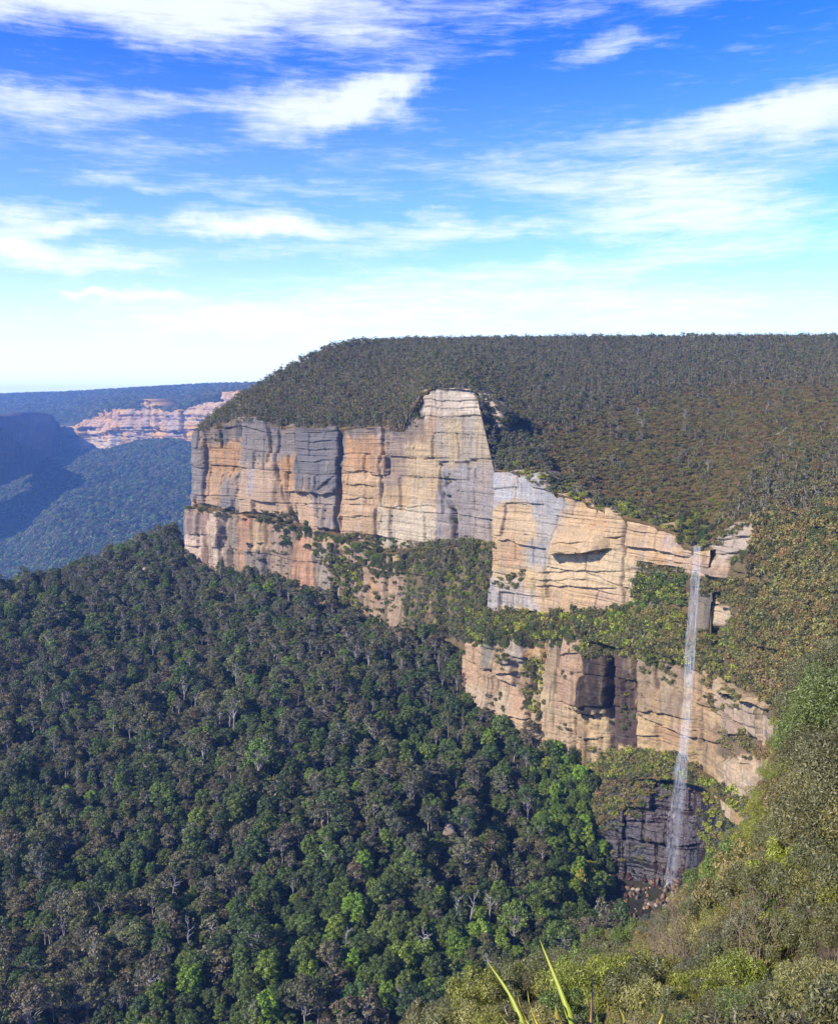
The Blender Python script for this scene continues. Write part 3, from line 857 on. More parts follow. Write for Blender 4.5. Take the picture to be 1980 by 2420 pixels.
# ledge between the falls cliff and the lower cliff, and the narrow ledge of the headland
LB = [(1195, 1400, 664), (1164, 1425, 616), (1158, 1428, 604), (1215, 1440, 592), (1285, 1452, 574), (1370, 1455, 553), (1465, 1438, 529), (1540, 1430, 510), (1600, 1426, 492), (1680, 1426, 471)]
LC = [(1130, 1497, 652), (1104, 1504, 605), (1097, 1508, 592), (1180, 1513, 568), (1280, 1510, 543), (1345, 1504, 529), (1440, 1526, 511), (1530, 1533, 495), (1600, 1560, 483), (1680, 1602, 463)]
sheet('falls_ledge', aligned([LB, LC]), 20, M_HEATH, 1.2, 12, 5, label='sloping scrub covered ledge between the two falls cliffs')
LA = [c[1] for c in A_COLS]
LA = [(p[0], p[1] - 3, p[2] + 3) for p in (LA[0], LA[2], LA[4], LA[6], LA[8], LA[9], LA[10], LA[12], LA[14], LA[16])]
LL = [(p[0], p[1], p[2] - 1) for p in [c[0] for c in AL_COLS][:10]]
LL = [AL_COLS[0][0], AL_COLS[2][0], AL_COLS[3][0], AL_COLS[4][0], AL_COLS[5][0], AL_COLS[6][0], AL_COLS[7][0], AL_COLS[8][0], AL_COLS[9][0], AL_COLS[10][0]]
sheet('headland_ledge', aligned([LA, LL]), 12, M_HEATH, .8, 12, 6, label='narrow green ledge between the tiers of the headland wall')
LD0 = [(1300, 1776, 532), (1345, 1776, 521), (1440, 1774, 502), (1530, 1773, 486), (1600, 1783, 473), (1680, 1833, 451), (1755, 1898, 416), (1850, 1930, 376)]
LD1 = [(1330, 1905, 512), (1375, 1900, 500), (1440, 1852, 485), (1500, 1842, 481), (1590, 1843, 474), (1660, 1860, 461), (1745, 1920, 427), (1850, 1948, 386)]
LD1 = [(p[0], p[1], q[2] - 9) for p, q in zip(LD1, LD0)]
sheet('plunge_ledge', aligned([LD0, LD1]), 16, M_HEATH, 1.0, 10, 7, label='green ledge above the wet wall at the foot of the falls')

# talus slope and gorge floor: a thin-plate surface through known points
TP = [P3(*p) for p in [
    (0, 1412, 800), (110, 1385, 820), (220, 1350, 850), (330, 1305, 870), (410, 1262, 890), (440, 1310, 860),
    (442, 1342, 838), (535, 1360, 808), (612, 1382, 780), (690, 1402, 752), (785, 1466, 718), (880, 1516, 686), (960, 1516, 652), (1050, 1545, 620), (1102, 1658, 582), (1170, 1750, 548), (1250, 1770, 530),
    (1330, 1800, 518), (1390, 1895, 488), (1410, 2095, 462), (1500, 2098, 456), (1580, 2100, 450), (1690, 2086, 427), (1760, 2068, 406),
    (1450, 2160, 425), (1560, 2170, 412), (1650, 2150, 400), (1300, 2160, 425), (1340, 2040, 455), (1240, 1960, 480), (1120, 1850, 520),
    (0, 1500, 720), (0, 1700, 590), (0, 1900, 500), (0, 2100, 430), (0, 2420, 335), (250, 1450, 760), (250, 1600, 650), (250, 1850, 520), (250, 2150, 415), (250, 2420, 330),
    (500, 1450, 755), (500, 1600, 640), (500, 1850, 510), (500, 2150, 405), (500, 2420, 320), (750, 1550, 650), (750, 1700, 560), (750, 1900, 475), (750, 2150, 395), (750, 2420, 312),
    (1000, 1700, 580), (1000, 1900, 480), (1000, 2150, 395), (1000, 2420, 305), (1200, 2200, 395), (1200, 2420, 310), (1400, 2300, 360), (-250, 1550, 720), (-250, 1900, 510), (-250, 2420, 345),
]]
TP += [np.array(p) for p in [(-420, 960, -330), (-250, 1000, -250), (-600, 900, -380), (-560, 600, -330), (-500, 350, -330), (-560, 800, -330), (-200, 150, -280), (0, 150, -262), (100, 180, -240), (200, 300, -215), (210, 380, -200), (0, 800, -200), (150, 700, -200), (-150, 900, -190), (250, 550, -210)]]
TP = np.array(TP)
def _phi(r2):
    return np.where(r2 > 0, .5 * r2 * np.log(np.maximum(r2, 1e-12)), 0)
_sc = 500.0
_xy = TP[:, :2] / _sc
_n = len(TP)
_A = np.zeros((_n + 3, _n + 3))
_A[:_n, :_n] = _phi(((_xy[:, None] - _xy[None]) ** 2).sum(-1)) + np.eye(_n) * 2e-3
_A[:_n, _n] = 1
_A[:_n, _n + 1:] = _xy
_A[_n:, :_n] = _A[:_n, _n:].T
_w = np.linalg.solve(_A, np.r_[TP[:, 2], 0, 0, 0])


def talus_z(x, y):
    q = np.stack([np.ravel(x), np.ravel(y)], 1) / _sc
    out = np.empty(len(q))
    for i in range(0, len(q), 20000):
        b = q[i:i + 20000]
        out[i:i + 20000] = _phi(((b[:, None] - _xy[None]) ** 2).sum(-1)) @ _w[:_n] + _w[_n] + b @ _w[_n + 1:]
    out = out.reshape(np.shape(x))
    return out + 4.0 * fbm(np.asarray(x) / 70, np.asarray(y) / 70, 0, 91, 3)


gx, gy = np.meshgrid(np.arange(-640, 300, 6.0), np.arange(170, 1130, 6.0), indexing='ij')
gz = talus_z(gx, gy)
TAL = np.stack([gx, gy, gz], -1)
link('gorge_slope', mesh_np('gorge_slope', TAL.reshape(-1, 3), grid_quads(*gx.shape), [M_FOREST_FLOOR], smooth_sh=True), kind='structure', label='forested slope falling from the cliffs to the gorge floor')
bvh_add(TAL.reshape(-1, 3), grid_quads(*gx.shape))

# near hillside below the lookout, with the crest that hides the plunge pool
H_CREST = [(960, 2580, 48), (1060, 2470, 60), (1150, 2385, 73), (1280, 2325, 86), (1420, 2285, 98), (1555, 2232, 106), (1636, 2180, 113), (1690, 2108, 118), (1778, 1970, 120), (1822, 1890, 116), (1866, 1740, 104), (1960, 1690, 92), (2100, 1600, 84)]
crest = np.array([P3(*p) for p in H_CREST])
drop = crest * 1.22 + np.array((0, 0, -32))
near = np.array([P3(*p) for p in [(840, 2900, 16), (900, 2850, 17), (980, 2800, 18), (1080, 2750, 20), (1220, 2700, 22), (1360, 2640, 24), (1500, 2590, 25), (1620, 2540, 26), (1720, 2500, 27), (1800, 2470, 27), (1900, 2430, 26), (2050, 2380, 24), (2350, 2300, 22)]])
foot = np.stack([np.linspace(-5, 9, 13), np.full(13, 2.3), np.linspace(-2.5, -2.3, 13)], 1)
back = np.stack([np.linspace(-12, 16, 13), np.full(13, -8.0), np.full(13, -1.7)], 1)
HR = np.stack([back, foot, near, crest * .6 + near * .4, crest, drop], 1)
HA = []
for c in range(12):
    for f in np.linspace(0, 1, 8, endpoint=False):
        HA.append(HR[c] * (1 - f) + HR[c + 1] * f)
HA.append(HR[-1])
HILL = sheet('near_hillside', np.array(HA), 110, M_HILL, .8, 7, 8, label='steep near hillside falling away below the lookout')

# far side of the valley
FAR_TOP = [(-250, 940, 8708), (-60, 938, 8505), (60, 932, 8302), (160, 930, 8100), (230, 926, 7999), (300, 922, 7898), (380, 918, 7695), (450, 914, 7493), (540, 910, 7290), (700, 905, 7088)]
FAR_CT = [(-250, 1005, 6682), (-60, 1004, 6480), (60, 1000, 6176), (150, 1012, 5872), (192, 1003, 5670), (250, 972, 5508), (318, 962, 5366), (352, 944, 5306), (362, 968, 5265), (400, 974, 5204), (440, 968, 5144), (470, 955, 5062), (520, 938, 4961), (565, 924, 4860), (700, 920, 4658)]
FAR_CB = [(-250, 1075, 6602), (-60, 1075, 6399), (60, 1072, 6095), (150, 1068, 5812), (192, 1070, 5609), (250, 1072, 5447), (318, 1056, 5306), (352, 1048, 5245), (362, 1048, 5204), (400, 1046, 5144), (440, 1054, 5083), (470, 1056, 5002), (520, 1056, 4900), (565, 1056, 4799), (700, 1060, 4597)]
FAR_PATCH = [([(130, 1035), (240, 1020), (245, 1066), (130, 1072)], (.62, .5, .36), 5, .9), ([(225, 1040), (285, 1035), (285, 1080), (225, 1080)], (.66, .56, .40), 4, .9), ([(360, 975), (395, 975), (395, 1010), (350, 1010)], (.55, .40, .28), 5, .8), ([(300, 965), (350, 965), (345, 1040), (300, 1040)], (.33, .30, .28), 6, .7), ([(395, 975), (440, 975), (440, 1040), (395, 1040)], (.38, .34, .31), 5, .7), ([(440, 935), (570, 925), (570, 1000), (440, 1000)], (.56, .42, .29), 6, .8), ([(200, 1000), (300, 975), (300, 1010), (200, 1015)], (.55, .38, .26), 5, .7)]
ribbon('far_cliff', list(zip(FAR_CT, FAR_CB)), 420, 60,
       lambda px, py, s, z: rock_disp(s / 4, z / 4, 71, 15, 22, 26) + features(px, py, [([(352, 950), (356, 1050)], 2.5, 45), ([(434, 975), (436, 1050)], 2.5, 45), ([(265, 975), (262, 1050)], 2.5, 35), ([(290, 975), (290, 1050)], 2, 35)], [([(130, 1033), (300, 1018)], 26, 22), ([(300, 1020), (450, 1016)], 40, 14)]),
       lambda px, py, s, z: rock_colour(px, py, s / 4.5, z / 4.5, (.66, .40, .14), FAR_PATCH, 72, .5) * 1.1, ext=90, cap=160, ragged=22, label='far orange escarpment across the blue valley')
_fe = np.array([P3(*p) for p in FAR_CT])[[0, 1, 2, 3, 5, 6, 9, 10, 12, 14]]
FARP = sheet('far_plateau', np.stack([tucked(_fe, 200, 150), _fe, np.array([P3(*p) for p in FAR_TOP]), np.array([P3(*p) for p in FAR_TOP]) + np.array((0, 500, -20))], 1).repeat(1, 0), 40, M_FAR, 10, 160, 12, label='far plateau of the valley')
FS0 = [(p[0], p[1] - 2, p[2] - 3) for p in FAR_CB]
FS0 = [FS0[i] for i in (0, 1, 2, 3, 4, 5, 6, 7, 9, 10, 12, 14)]
FS1 = [(-250, 1190, 5366), (-60, 1180, 5164), (20, 1170, 4961), (60, 1160, 4759), (150, 1130, 4779), (200, 1112, 4718), (290, 1120, 4556), (350, 1120, 4496), (400, 1120, 4455), (450, 1125, 4394), (540, 1140, 4252), (720, 1170, 4050)]
FS2 = [(-250, 1300, 4556), (-60, 1292, 4354), (20, 1284, 4212), (66, 1278, 4091), (90, 1262, 3969), (130, 1240, 3848), (220, 1250, 3686), (300, 1270, 3544), (360, 1290, 3442), (430, 1310, 3341), (540, 1340, 3240), (720, 1380, 3139)]
FS3 = [(-250, 1460, 3544), (-60, 1450, 3442), (20, 1440, 3341), (70, 1430, 3240), (110, 1430, 3159), (150, 1430, 3098), (230, 1440, 2997), (300, 1450, 2896), (360, 1460, 2835), (430, 1470, 2754), (540, 1480, 2673), (720, 1500, 2592)]
FARS = sheet('far_valley_slope', aligned([FS0, FS1, FS2, FS3]), 60, M_FAR, 14, 150, 13, label='blue forested slope below the far escarpment')
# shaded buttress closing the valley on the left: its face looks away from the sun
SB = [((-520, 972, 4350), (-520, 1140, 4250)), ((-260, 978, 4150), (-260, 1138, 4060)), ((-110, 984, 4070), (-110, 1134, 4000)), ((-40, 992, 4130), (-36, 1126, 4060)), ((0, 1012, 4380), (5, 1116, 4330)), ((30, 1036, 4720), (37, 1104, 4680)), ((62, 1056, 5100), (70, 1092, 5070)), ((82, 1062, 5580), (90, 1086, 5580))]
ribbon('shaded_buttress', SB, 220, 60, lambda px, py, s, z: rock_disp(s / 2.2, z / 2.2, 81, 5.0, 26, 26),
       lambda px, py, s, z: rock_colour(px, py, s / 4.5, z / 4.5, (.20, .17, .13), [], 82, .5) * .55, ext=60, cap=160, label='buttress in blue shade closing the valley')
SB2 = [((-60, 990, 4750), (-60, 1070, 4700)), ((40, 980, 5080), (40, 1070, 5040)), ((90, 974, 5400), (90, 1072, 5360)), ((120, 980, 5650), (120, 1066, 5620)), ((140, 1000, 5850), (140, 1058, 5830)), ((152, 1018, 6000), (152, 1050, 5990))]
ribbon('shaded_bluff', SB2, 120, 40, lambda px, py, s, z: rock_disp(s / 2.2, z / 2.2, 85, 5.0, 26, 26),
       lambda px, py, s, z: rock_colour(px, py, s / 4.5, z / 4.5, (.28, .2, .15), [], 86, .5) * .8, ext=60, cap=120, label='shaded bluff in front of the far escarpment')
gv, gw = np.meshgrid(np.linspace(-5500, 3500, 60), np.linspace(1100, 10400, 50), indexing='ij')
gz2 = -740 + 12 * fbm(gv / 500, gw / 500, 0, 14, 3) + 560 * smooth(gw, 7000, 10000)
link('valley_floor', mesh_np('valley_floor', np.stack([gv, gw, gz2], -1).reshape(-1, 3), grid_quads(*gv.shape), [M_FAR], smooth_sh=True), kind='structure', label='deep forested valley floor')
# ------------------------------------------------------------------ plants: builders
def leaf_quads(rng, lobes, size, jit, aspect=1.0, droop=0.0, low=-0.35):
    """Leaf clusters spread over rounded lobes. lobes: (centre, radii, count)."""
    Vs, tone = [], []
    for c, r, n in lobes:
        c, r = np.array(c, float), np.array(r, float)
        d = rng.normal(size=(int(n * 2.2) + 8, 3))
        d /= np.linalg.norm(d, axis=1, keepdims=True)
        d = d[d[:, 2] > low][:n]
        rad = 1.0 - .45 * rng.random((len(d), 1)) ** 2
        p = c + d * r * rad
        nn = d / r
        nn /= np.linalg.norm(nn, axis=1, keepdims=True)
        nn = nn + rng.normal(size=nn.shape) * jit
        nn /= np.linalg.norm(nn, axis=1, keepdims=True)
        a = np.cross(nn, rng.normal(size=nn.shape))
        a /= np.linalg.norm(a, axis=1, keepdims=True) + 1e-9
        if droop:
            a[:, 2] -= droop
            a /= np.linalg.norm(a, axis=1, keepdims=True)
        b = np.cross(nn, a)
        s = size * rng.uniform(.6, 1.3, (len(d), 1))
        a, b = a * s * aspect, b * s / aspect
        k = rng.uniform(.3, .8, (len(d), 1))
        Vs.append(np.stack([p - a, p - b * k, p + a, p + b], 1))
        tone.append(rng.uniform(.82, 1.18) * np.where(rng.random(len(d)) < .08, 1.6, 1) * rng.uniform(.65, 1.25, len(d)))
    V = np.concatenate(Vs)
    return V.reshape(-1, 3), np.arange(len(V) * 4).reshape(-1, 4), np.concatenate(tone)


def tubes(paths, sides=5):
    """Tapered branches; each path is a list of (x, y, z, radius)."""
    V, Q = [], []
    base = 0
    for path in paths:
        p = np.array(path, float)
        pts, rad = p[:, :3], p[:, 3]
        tan = np.gradient(pts, axis=0)
        tan /= np.linalg.norm(tan, axis=1, keepdims=True) + 1e-9
        ref = np.where(np.abs(tan[:, 2:3]) < .9, np.array([[0, 0, 1.]]), np.array([[1., 0, 0]]))
        u = np.cross(tan, ref)
        u /= np.linalg.norm(u, axis=1, keepdims=True) + 1e-9
        w = np.cross(tan, u)
        th = np.arange(sides) * 2 * math.pi / sides
        ring = pts[:, None] + (u[:, None] * np.cos(th)[None, :, None] + w[:, None] * np.sin(th)[None, :, None]) * rad[:, None, None]
        V.append(ring.reshape(-1, 3))
        for i in range(len(p) - 1):
            for j in range(sides):
                j2 = (j + 1) % sides
                Q.append((base + i * sides + j, base + i * sides + j2, base + (i + 1) * sides + j2, base + (i + 1) * sides + j))
        base += len(p) * sides
    return np.concatenate(V), np.array(Q)


def limb(rng, a, b, r0, r1, n=5, wob=.12):
    a, b = np.array(a, float), np.array(b, float)
    t = np.linspace(0, 1, n)
    L = np.linalg.norm(b - a)
    off = rng.normal(size=(n, 3)) * wob * L * np.sin(t * math.pi)[:, None] * .5
    p = a + (b - a) * t[:, None] + off
    p[:, 2] += np.sin(t * math.pi) * L * .05
    return [(*q, r0 + (r1 - r0) * u) for q, u in zip(p, t)]


def gum_tree(seed, H=17.0, R=5.2, n_lobe=17, leaf=.40, per=74, bare=.45, flat=.62):
    rng = np.random.default_rng(seed)
    top = np.array((rng.normal(0, .8), rng.normal(0, .8), H * .62))
    paths = [limb(rng, (0, 0, -1.5), top, .30, .17, 7, .06)]
    lobes = []
    lean = rng.normal(0, 1.0, 2)
    for i in range(n_lobe):
        a = i * 2.399 + rng.uniform(-.6, .6)
        rr = R * math.sqrt((i + .5) / n_lobe) * rng.uniform(.75, 1.05)
        h = H * (1.0 - .34 * (rr / R) ** 1.7) - rng.uniform(0, 2.6) - 1.2
        c = np.array((rr * math.cos(a) + lean[0] * (1 - rr / R), rr * math.sin(a) + lean[1], h))
        s = rng.uniform(.65, 1.7) * R / 5.2
        lobes.append((c, (s, s, s * flat), int(per * (s / 1.7) ** 2)))
        f = rng.uniform(bare, .98)
        o = np.array((0, 0, -1.5)) * (1 - f) + top * f
        if i % 2 == 0 or rr > R * .6:
            paths.append(limb(rng, o, c + (0, 0, -.3), .11, .03, 5, .14))
    for i in range(4):
        a = rng.uniform(0, 6.28)
        rr = R * rng.uniform(.3, .8)
        lobes.append(((rr * math.cos(a), rr * math.sin(a), H * rng.uniform(.42, .6)), (1.2, 1.2, .8), 22))
    return leaf_quads(rng, lobes, leaf, .55), tubes(paths)


def rain_tree(seed, H=13.0, R=4.2, n_lobe=30, leaf=.33, per=76):
    rng = np.random.default_rng(seed)
    paths = [limb(rng, (0, 0, -1.5), (rng.normal(0, .4), rng.normal(0, .4), H * .75), .28, .1, 6, .05)]
    lobes = [((0, 0, H * .6), (R * .72, R * .72, H * .33), 150)]
    for i in range(n_lobe):
        t = (i + .5) / n_lobe
        a = i * 2.399 + rng.uniform(-.3, .3)
        z = H * (.32 + .62 * t)
        rr = R * math.sqrt(max(.04, 1 - ((t - .25) / .8) ** 2)) * rng.uniform(.7, 1.0)
        s = rng.uniform(.9, 1.55) * R / 4.2
        lobes.append(((rr * math.cos(a), rr * math.sin(a), z), (s, s, s * .8), int(per * (s / 1.2) ** 2)))
        if i % 4 == 0:
            paths.append(limb(rng, (0, 0, z * .7), (rr * .9 * math.cos(a), rr * .9 * math.sin(a), z), .08, .03, 4, .1))
    return leaf_quads(rng, lobes, leaf, .5), tubes(paths)


def stag_tree(seed, H=14.0):
    """A dead gum: pale trunk and forking bare branches."""
    rng = np.random.default_rng(seed)
    top = np.array((rng.normal(0, 1.4), rng.normal(0, 1.4), H))
    paths = [limb(rng, (0, 0, -1), top, .30, .07, 8, .09)]
    for i in range(8):
        f = rng.uniform(.35, .92)
        o = top * f
        a = rng.uniform(0, 6.28)
        l = H * rng.uniform(.16, .34)
        e = o + np.array((l * math.cos(a), l * math.sin(a), l * rng.uniform(.2, .9)))
        paths.append(limb(rng, o, e, .12, .04, 5, .2))
        for k in range(2):
            a2 = a + rng.uniform(-1, 1)
            e2 = e + np.array((math.cos(a2), math.sin(a2), rng.uniform(.2, 1))) * l * .4
            paths.append(limb(rng, o * .4 + e * .6 if k else e, e2, .05, .015, 4, .2))
    return tubes(paths)


def heath_bush(seed, R=1.5, H=1.5, leaf=.2, n=9, per=34):
    rng = np.random.default_rng(seed)
    lobes = [((0, 0, H * .35), (R * .7, R * .7, H * .45), 60)]
    for i in range(n):
        a = i * 2.399
        rr = R * rng.uniform(.35, .85)
        s = R * rng.uniform(.28, .45)
        lobes.append(((rr * math.cos(a), rr * math.sin(a), H * rng.uniform(.3, .8)), (s, s, s), per))
    return leaf_quads(rng, lobes, leaf, .7, low=-.5)


def near_bush(seed, R=1.6, H=2.4, n=26, per=110, leaf=.045, aspect=1.7, s0=.17, s1=.30):
    rng = np.random.default_rng(seed)
    lobes, paths = [], []
    for i in range(n):
        a = i * 2.399 + rng.uniform(-.3, .3)
        rr = R * math.sqrt((i + .5) / n) * rng.uniform(.7, 1.05)
        z = H * (.95 - .5 * (rr / R) ** 2) * rng.uniform(.72, 1.03)
        s = R * rng.uniform(s0, s1)
        lobes.append(((rr * math.cos(a), rr * math.sin(a), z), (s, s, s * 1.15), int(per * (s / (R * .23)) ** 2)))
        paths.append(limb(rng, (rr * .12 * math.cos(a), rr * .12 * math.sin(a), -.3), (rr * math.cos(a), rr * math.sin(a), z), .022, .006, 5, .12))
        if i % 3 == 0:                                       # bare twig ends poking out
            e = np.array((rr * 1.15 * math.cos(a), rr * 1.15 * math.sin(a), z + rng.uniform(.2, .5)))
            paths.append(limb(rng, (rr * .9 * math.cos(a), rr * .9 * math.sin(a), z * .9), e, .008, .003, 3, .1))
    return leaf_quads(rng, lobes, leaf, .65, aspect, .4, low=-.6), tubes(paths, 4)


def blob_tree(seed, H=13.0, R=5.0, n=12, per=9, leaf=1.15):
    rng = np.random.default_rng(seed)
    lobes = []
    for i in range(n):
        a = i * 2.399
        rr = R * math.sqrt((i + .5) / n)
        lobes.append(((rr * math.cos(a), rr * math.sin(a), H * (.9 - .4 * (rr / R) ** 2)), (1.9, 1.9, 1.6), per))
    return leaf_quads(rng, lobes, leaf, .45)


def make_kind(crown_name, built, wood_mat, wood_name='trunk', M_LEAF=M_LEAF):
    """Meshes of one tree: crown, wood and both joined (for the mass of the forest)."""
    (LV, LQ, LT), wood = built
    crown = mesh_np(crown_name, LV, LQ, [M_LEAF], face_attr=LT)
    WV, WQ = wood
    trunk = mesh_np(wood_name, WV, WQ, [wood_mat], smooth_sh=True)
    both = mesh_np('forest_tree', np.concatenate([LV, WV]), np.concatenate([LQ, WQ + len(LV)]), [M_LEAF, wood_mat],
                   mat_idx=np.r_[np.zeros(len(LQ)), np.ones(len(WQ))], face_attr=np.r_[LT, np.ones(len(WQ))])
    return crown, trunk, both


GUM = [make_kind('crown', gum_tree(s, H, R, nl, per=pr, flat=fl), M_BARK) for s, H, R, nl, pr, fl in ((1, 17, 5.2, 28, 66, .62), (2, 22, 6.0, 36, 60, .75), (3, 14, 4.2, 19, 70, .6), (4, 18, 6.4, 28, 62, .5), (9, 19, 3.6, 20, 74, 1.0))]
RAIN = [make_kind('crown', rain_tree(s, H, R), M_BARK) for s, H, R in ((11, 13, 4.6), (12, 16, 3.7), (13, 11, 5.0))]
PLT = [make_kind('crown', gum_tree(s, H, R, nl, .42, 34, .35, .6), M_BARK2) for s, H, R, nl in ((21, 9, 3.2, 9), (22, 10.5, 3.0, 9), (23, 8, 3.4, 10), (24, 11, 2.6, 7))]
STAG = [mesh_np('bare_trunk', *stag_tree(s, H), [M_DEAD], smooth_sh=True) for s, H in ((31, 14), (32, 11), (33, 16), (34, 9))]
def _leafy(name, b):
    return mesh_np(name, b[0], b[1], [M_LEAF], face_attr=b[2])
HEATH = [_leafy('bush', heath_bush(s, R, H)) for s, R, H in ((41, 1.5, 1.4), (42, 1.3, 1.9), (43, 1.9, 1.3))]
FART = [_leafy('far_tree', blob_tree(s)) for s in (51, 52, 53)]
NEAR = [make_kind('foliage', near_bush(s, R, H, n, pr, lf, asp), M_TWIG, 'stems', M_LEAF_NEAR) for s, R, H, n, pr, lf, asp in ((61, 1.6, 2.4, 17, 480, .036, 1.6), (62, 1.9, 2.0, 19, 460, .035, 1.8), (63, 1.3, 2.8, 15, 480, .037, 1.6), (64, 1.7, 1.7, 17, 520, .031, 2.0))]
BIGN = [make_kind('crown', near_bush(s, R, H, 34, 560, .062, 1.6, .24, .38), M_BARK, 'trunk', M_LEAF_NEAR) for s, R, H in ((71, 3.6, 8.5), (72, 3.2, 10.0))]

# ------------------------------------------------------------------ placing things on the ground that is there
BV = BVHTree.FromPolygons(np.concatenate(BVH_V).tolist(), np.concatenate(BVH_F).tolist())


def ray_pixels(px, py):
    """Where the ground or rock stands in the direction of photo pixels: list of (location, normal) or None."""
    out = []
    for a, b in zip(px, py):
        d = pix_dir(a, b).normalized()
        loc, nor, _, _ = BV.ray_cast(Vector((0, 0, 0)), d, 9000)
        out.append((np.array(loc), np.array(nor)) if loc is not None else None)
    return out


def seen(P, tol=12.0):
    """True where nothing of the ground stands between the camera and P."""
    ok = np.zeros(len(P), bool)
    for i, p in enumerate(P):
        v = Vector(p)
        L = v.length
        loc, *_ = BV.ray_cast(Vector((0, 0, 0)), v / L, L)
        ok[i] = loc is None or (L - loc.length) < tol
    return ok


def drop_to_ground(x, y, z0=600.0):
    z = np.empty(len(x))
    for i in range(len(x)):
        loc, *_ = BV.ray_cast(Vector((x[i], y[i], z0)), Vector((0, 0, -1)), 3000)
        z[i] = loc.z if loc is not None else -9999
    return z


def jitter_grid(x0, x1, y0, y1, sp, rng):
    gx, gy = np.meshgrid(np.arange(x0, x1, sp), np.arange(y0, y1, sp), indexing='ij')
    gx = gx.ravel() + rng.uniform(-.48, .48, gx.size) * sp
    gy = gy.ravel() + rng.uniform(-.48, .48, gy.size) * sp
    return gx, gy


OLIVE = (.068, .068, .024)
GREYG = (.070, .068, .038)
BROWNG = (.080, .067, .033)
DEEP = (.036, .054, .014)
MIDG = (.060, .084, .016)
BRIGHT = (.088, .132, .014)
YELL = (.150, .160, .020)
HEATHC = (.118, .104, .032)
HEATHB = (.125, .088, .030)
COLN = {'olive': OLIVE, 'grey-green': GREYG, 'brownish': BROWNG, 'dark green': DEEP, 'mid-green': MIDG, 'bright green': BRIGHT, 'yellow-green': YELL, 'olive-brown': HEATHC, 'rusty brown': HEATHB}


def pick(rng, names, w):
    w = np.array(w, float)
    return names[rng.choice(len(names), p=w / w.sum())]


def tint(rng, name, amt=.16):
    c = np.array(COLN[name]) * 1.7 * rng.uniform(1 - amt * 1.6, 1 + amt * 1.6)
    return c * rng.uniform(1 - amt * .5, 1 + amt * .5, 3)


class Scatter:
    """Collects places for plants, then sets the largest as things of their own and the rest as one mass."""
    def __init__(self):
        self.rows = []

    def add(self, loc, rz, s, kind, colname, col, lab=None):
        self.rows.append((np.asarray(loc, float), rz, s, kind, colname, col, lab))


def mass(name, rows, protos, label, **props):
    """The remaining plants of a wood as one object of real instanced geometry."""
    if not rows:
        return
    pc = bpy.data.collections.new(name + '_kinds')
    for i, me in enumerate(protos):
        pc.objects.link(bpy.data.objects.new('%s_kind_%02d' % (name, i), me))
    P = np.array([r[0] for r in rows], np.float32)
    me = bpy.data.meshes.new(name)
    me.vertices.add(len(P))
    me.vertices.foreach_set('co', P.ravel())
    def attr(nm, tp, fld, data):
        a = me.attributes.new(nm, tp, 'POINT')
        a.data.foreach_set(fld, np.ascontiguousarray(data, np.float32 if fld != 'value' or tp == 'FLOAT' else np.int32).ravel())
    attr('turn', 'FLOAT_VECTOR', 'vector', np.array([(r[1][0], r[1][1], r[1][2]) if np.ndim(r[1]) else (0, 0, r[1]) for r in rows]))
    attr('size', 'FLOAT_VECTOR', 'vector', np.array([np.broadcast_to(r[2], 3) for r in rows]))
    attr('which', 'INT', 'value', np.array([r[3] for r in rows]))
    attr('leaf_colour', 'FLOAT_VECTOR', 'vector', np.array([r[5] for r in rows]))
    o = link(name, me, kind='stuff', label=label, **props)
    ng = bpy.data.node_groups.new(name + '_scatter', 'GeometryNodeTree')
    ng.interface.new_socket('Geometry', in_out='INPUT', socket_type='NodeSocketGeometry')
    ng.interface.new_socket('Geometry', in_out='OUTPUT', socket_type='NodeSocketGeometry')
    N = ng.nodes
    gi, go = N.new('NodeGroupInput'), N.new('NodeGroupOutput')
    ci = N.new('GeometryNodeCollectionInfo')
    ci.inputs[0].default_value = pc
    ci.inputs['Separate Children'].default_value = True
    ci.inputs['Reset Children'].default_value = True
    ip = N.new('GeometryNodeInstanceOnPoints')
    ip.inputs['Pick Instance'].default_value = True
    def na(nm, tp):
        a = N.new('GeometryNodeInputNamedAttribute')
        a.data_type = tp
        a.inputs[0].default_value = nm
        return a.outputs[0]
    er = N.new('FunctionNodeEulerToRotation')
    ng.links.new(na('turn', 'FLOAT_VECTOR'), er.inputs[0])
    ng.links.new(gi.outputs[0], ip.inputs['Points'])
    ng.links.new(ci.outputs[0], ip.inputs['Instance'])
    ng.links.new(na('which', 'INT'), ip.inputs['Instance Index'])
    ng.links.new(er.outputs[0], ip.inputs['Rotation'])
    ng.links.new(na('size', 'FLOAT_VECTOR'), ip.inputs['Scale'])
    ng.links.new(ip.outputs[0], go.inputs[0])
    md = o.modifiers.new('scatter', 'NODES')
    md.node_group = ng
    return o


def set_leaf(o, col):
    o['leaf_colour'] = [float(c) for c in col]


def thing(name, loc, rz, s, label, cat, group):
    o = bpy.data.objects.new(name, None)
    o.empty_display_size = .5
    o.location = loc
    o.rotation_euler = rz if np.ndim(rz) else (0, 0, rz)
    o.scale = np.broadcast_to(s, 3)
    COL.objects.link(o)
    o['label'] = label
    o['category'] = cat
    if group:
        o['group'] = group
    return o


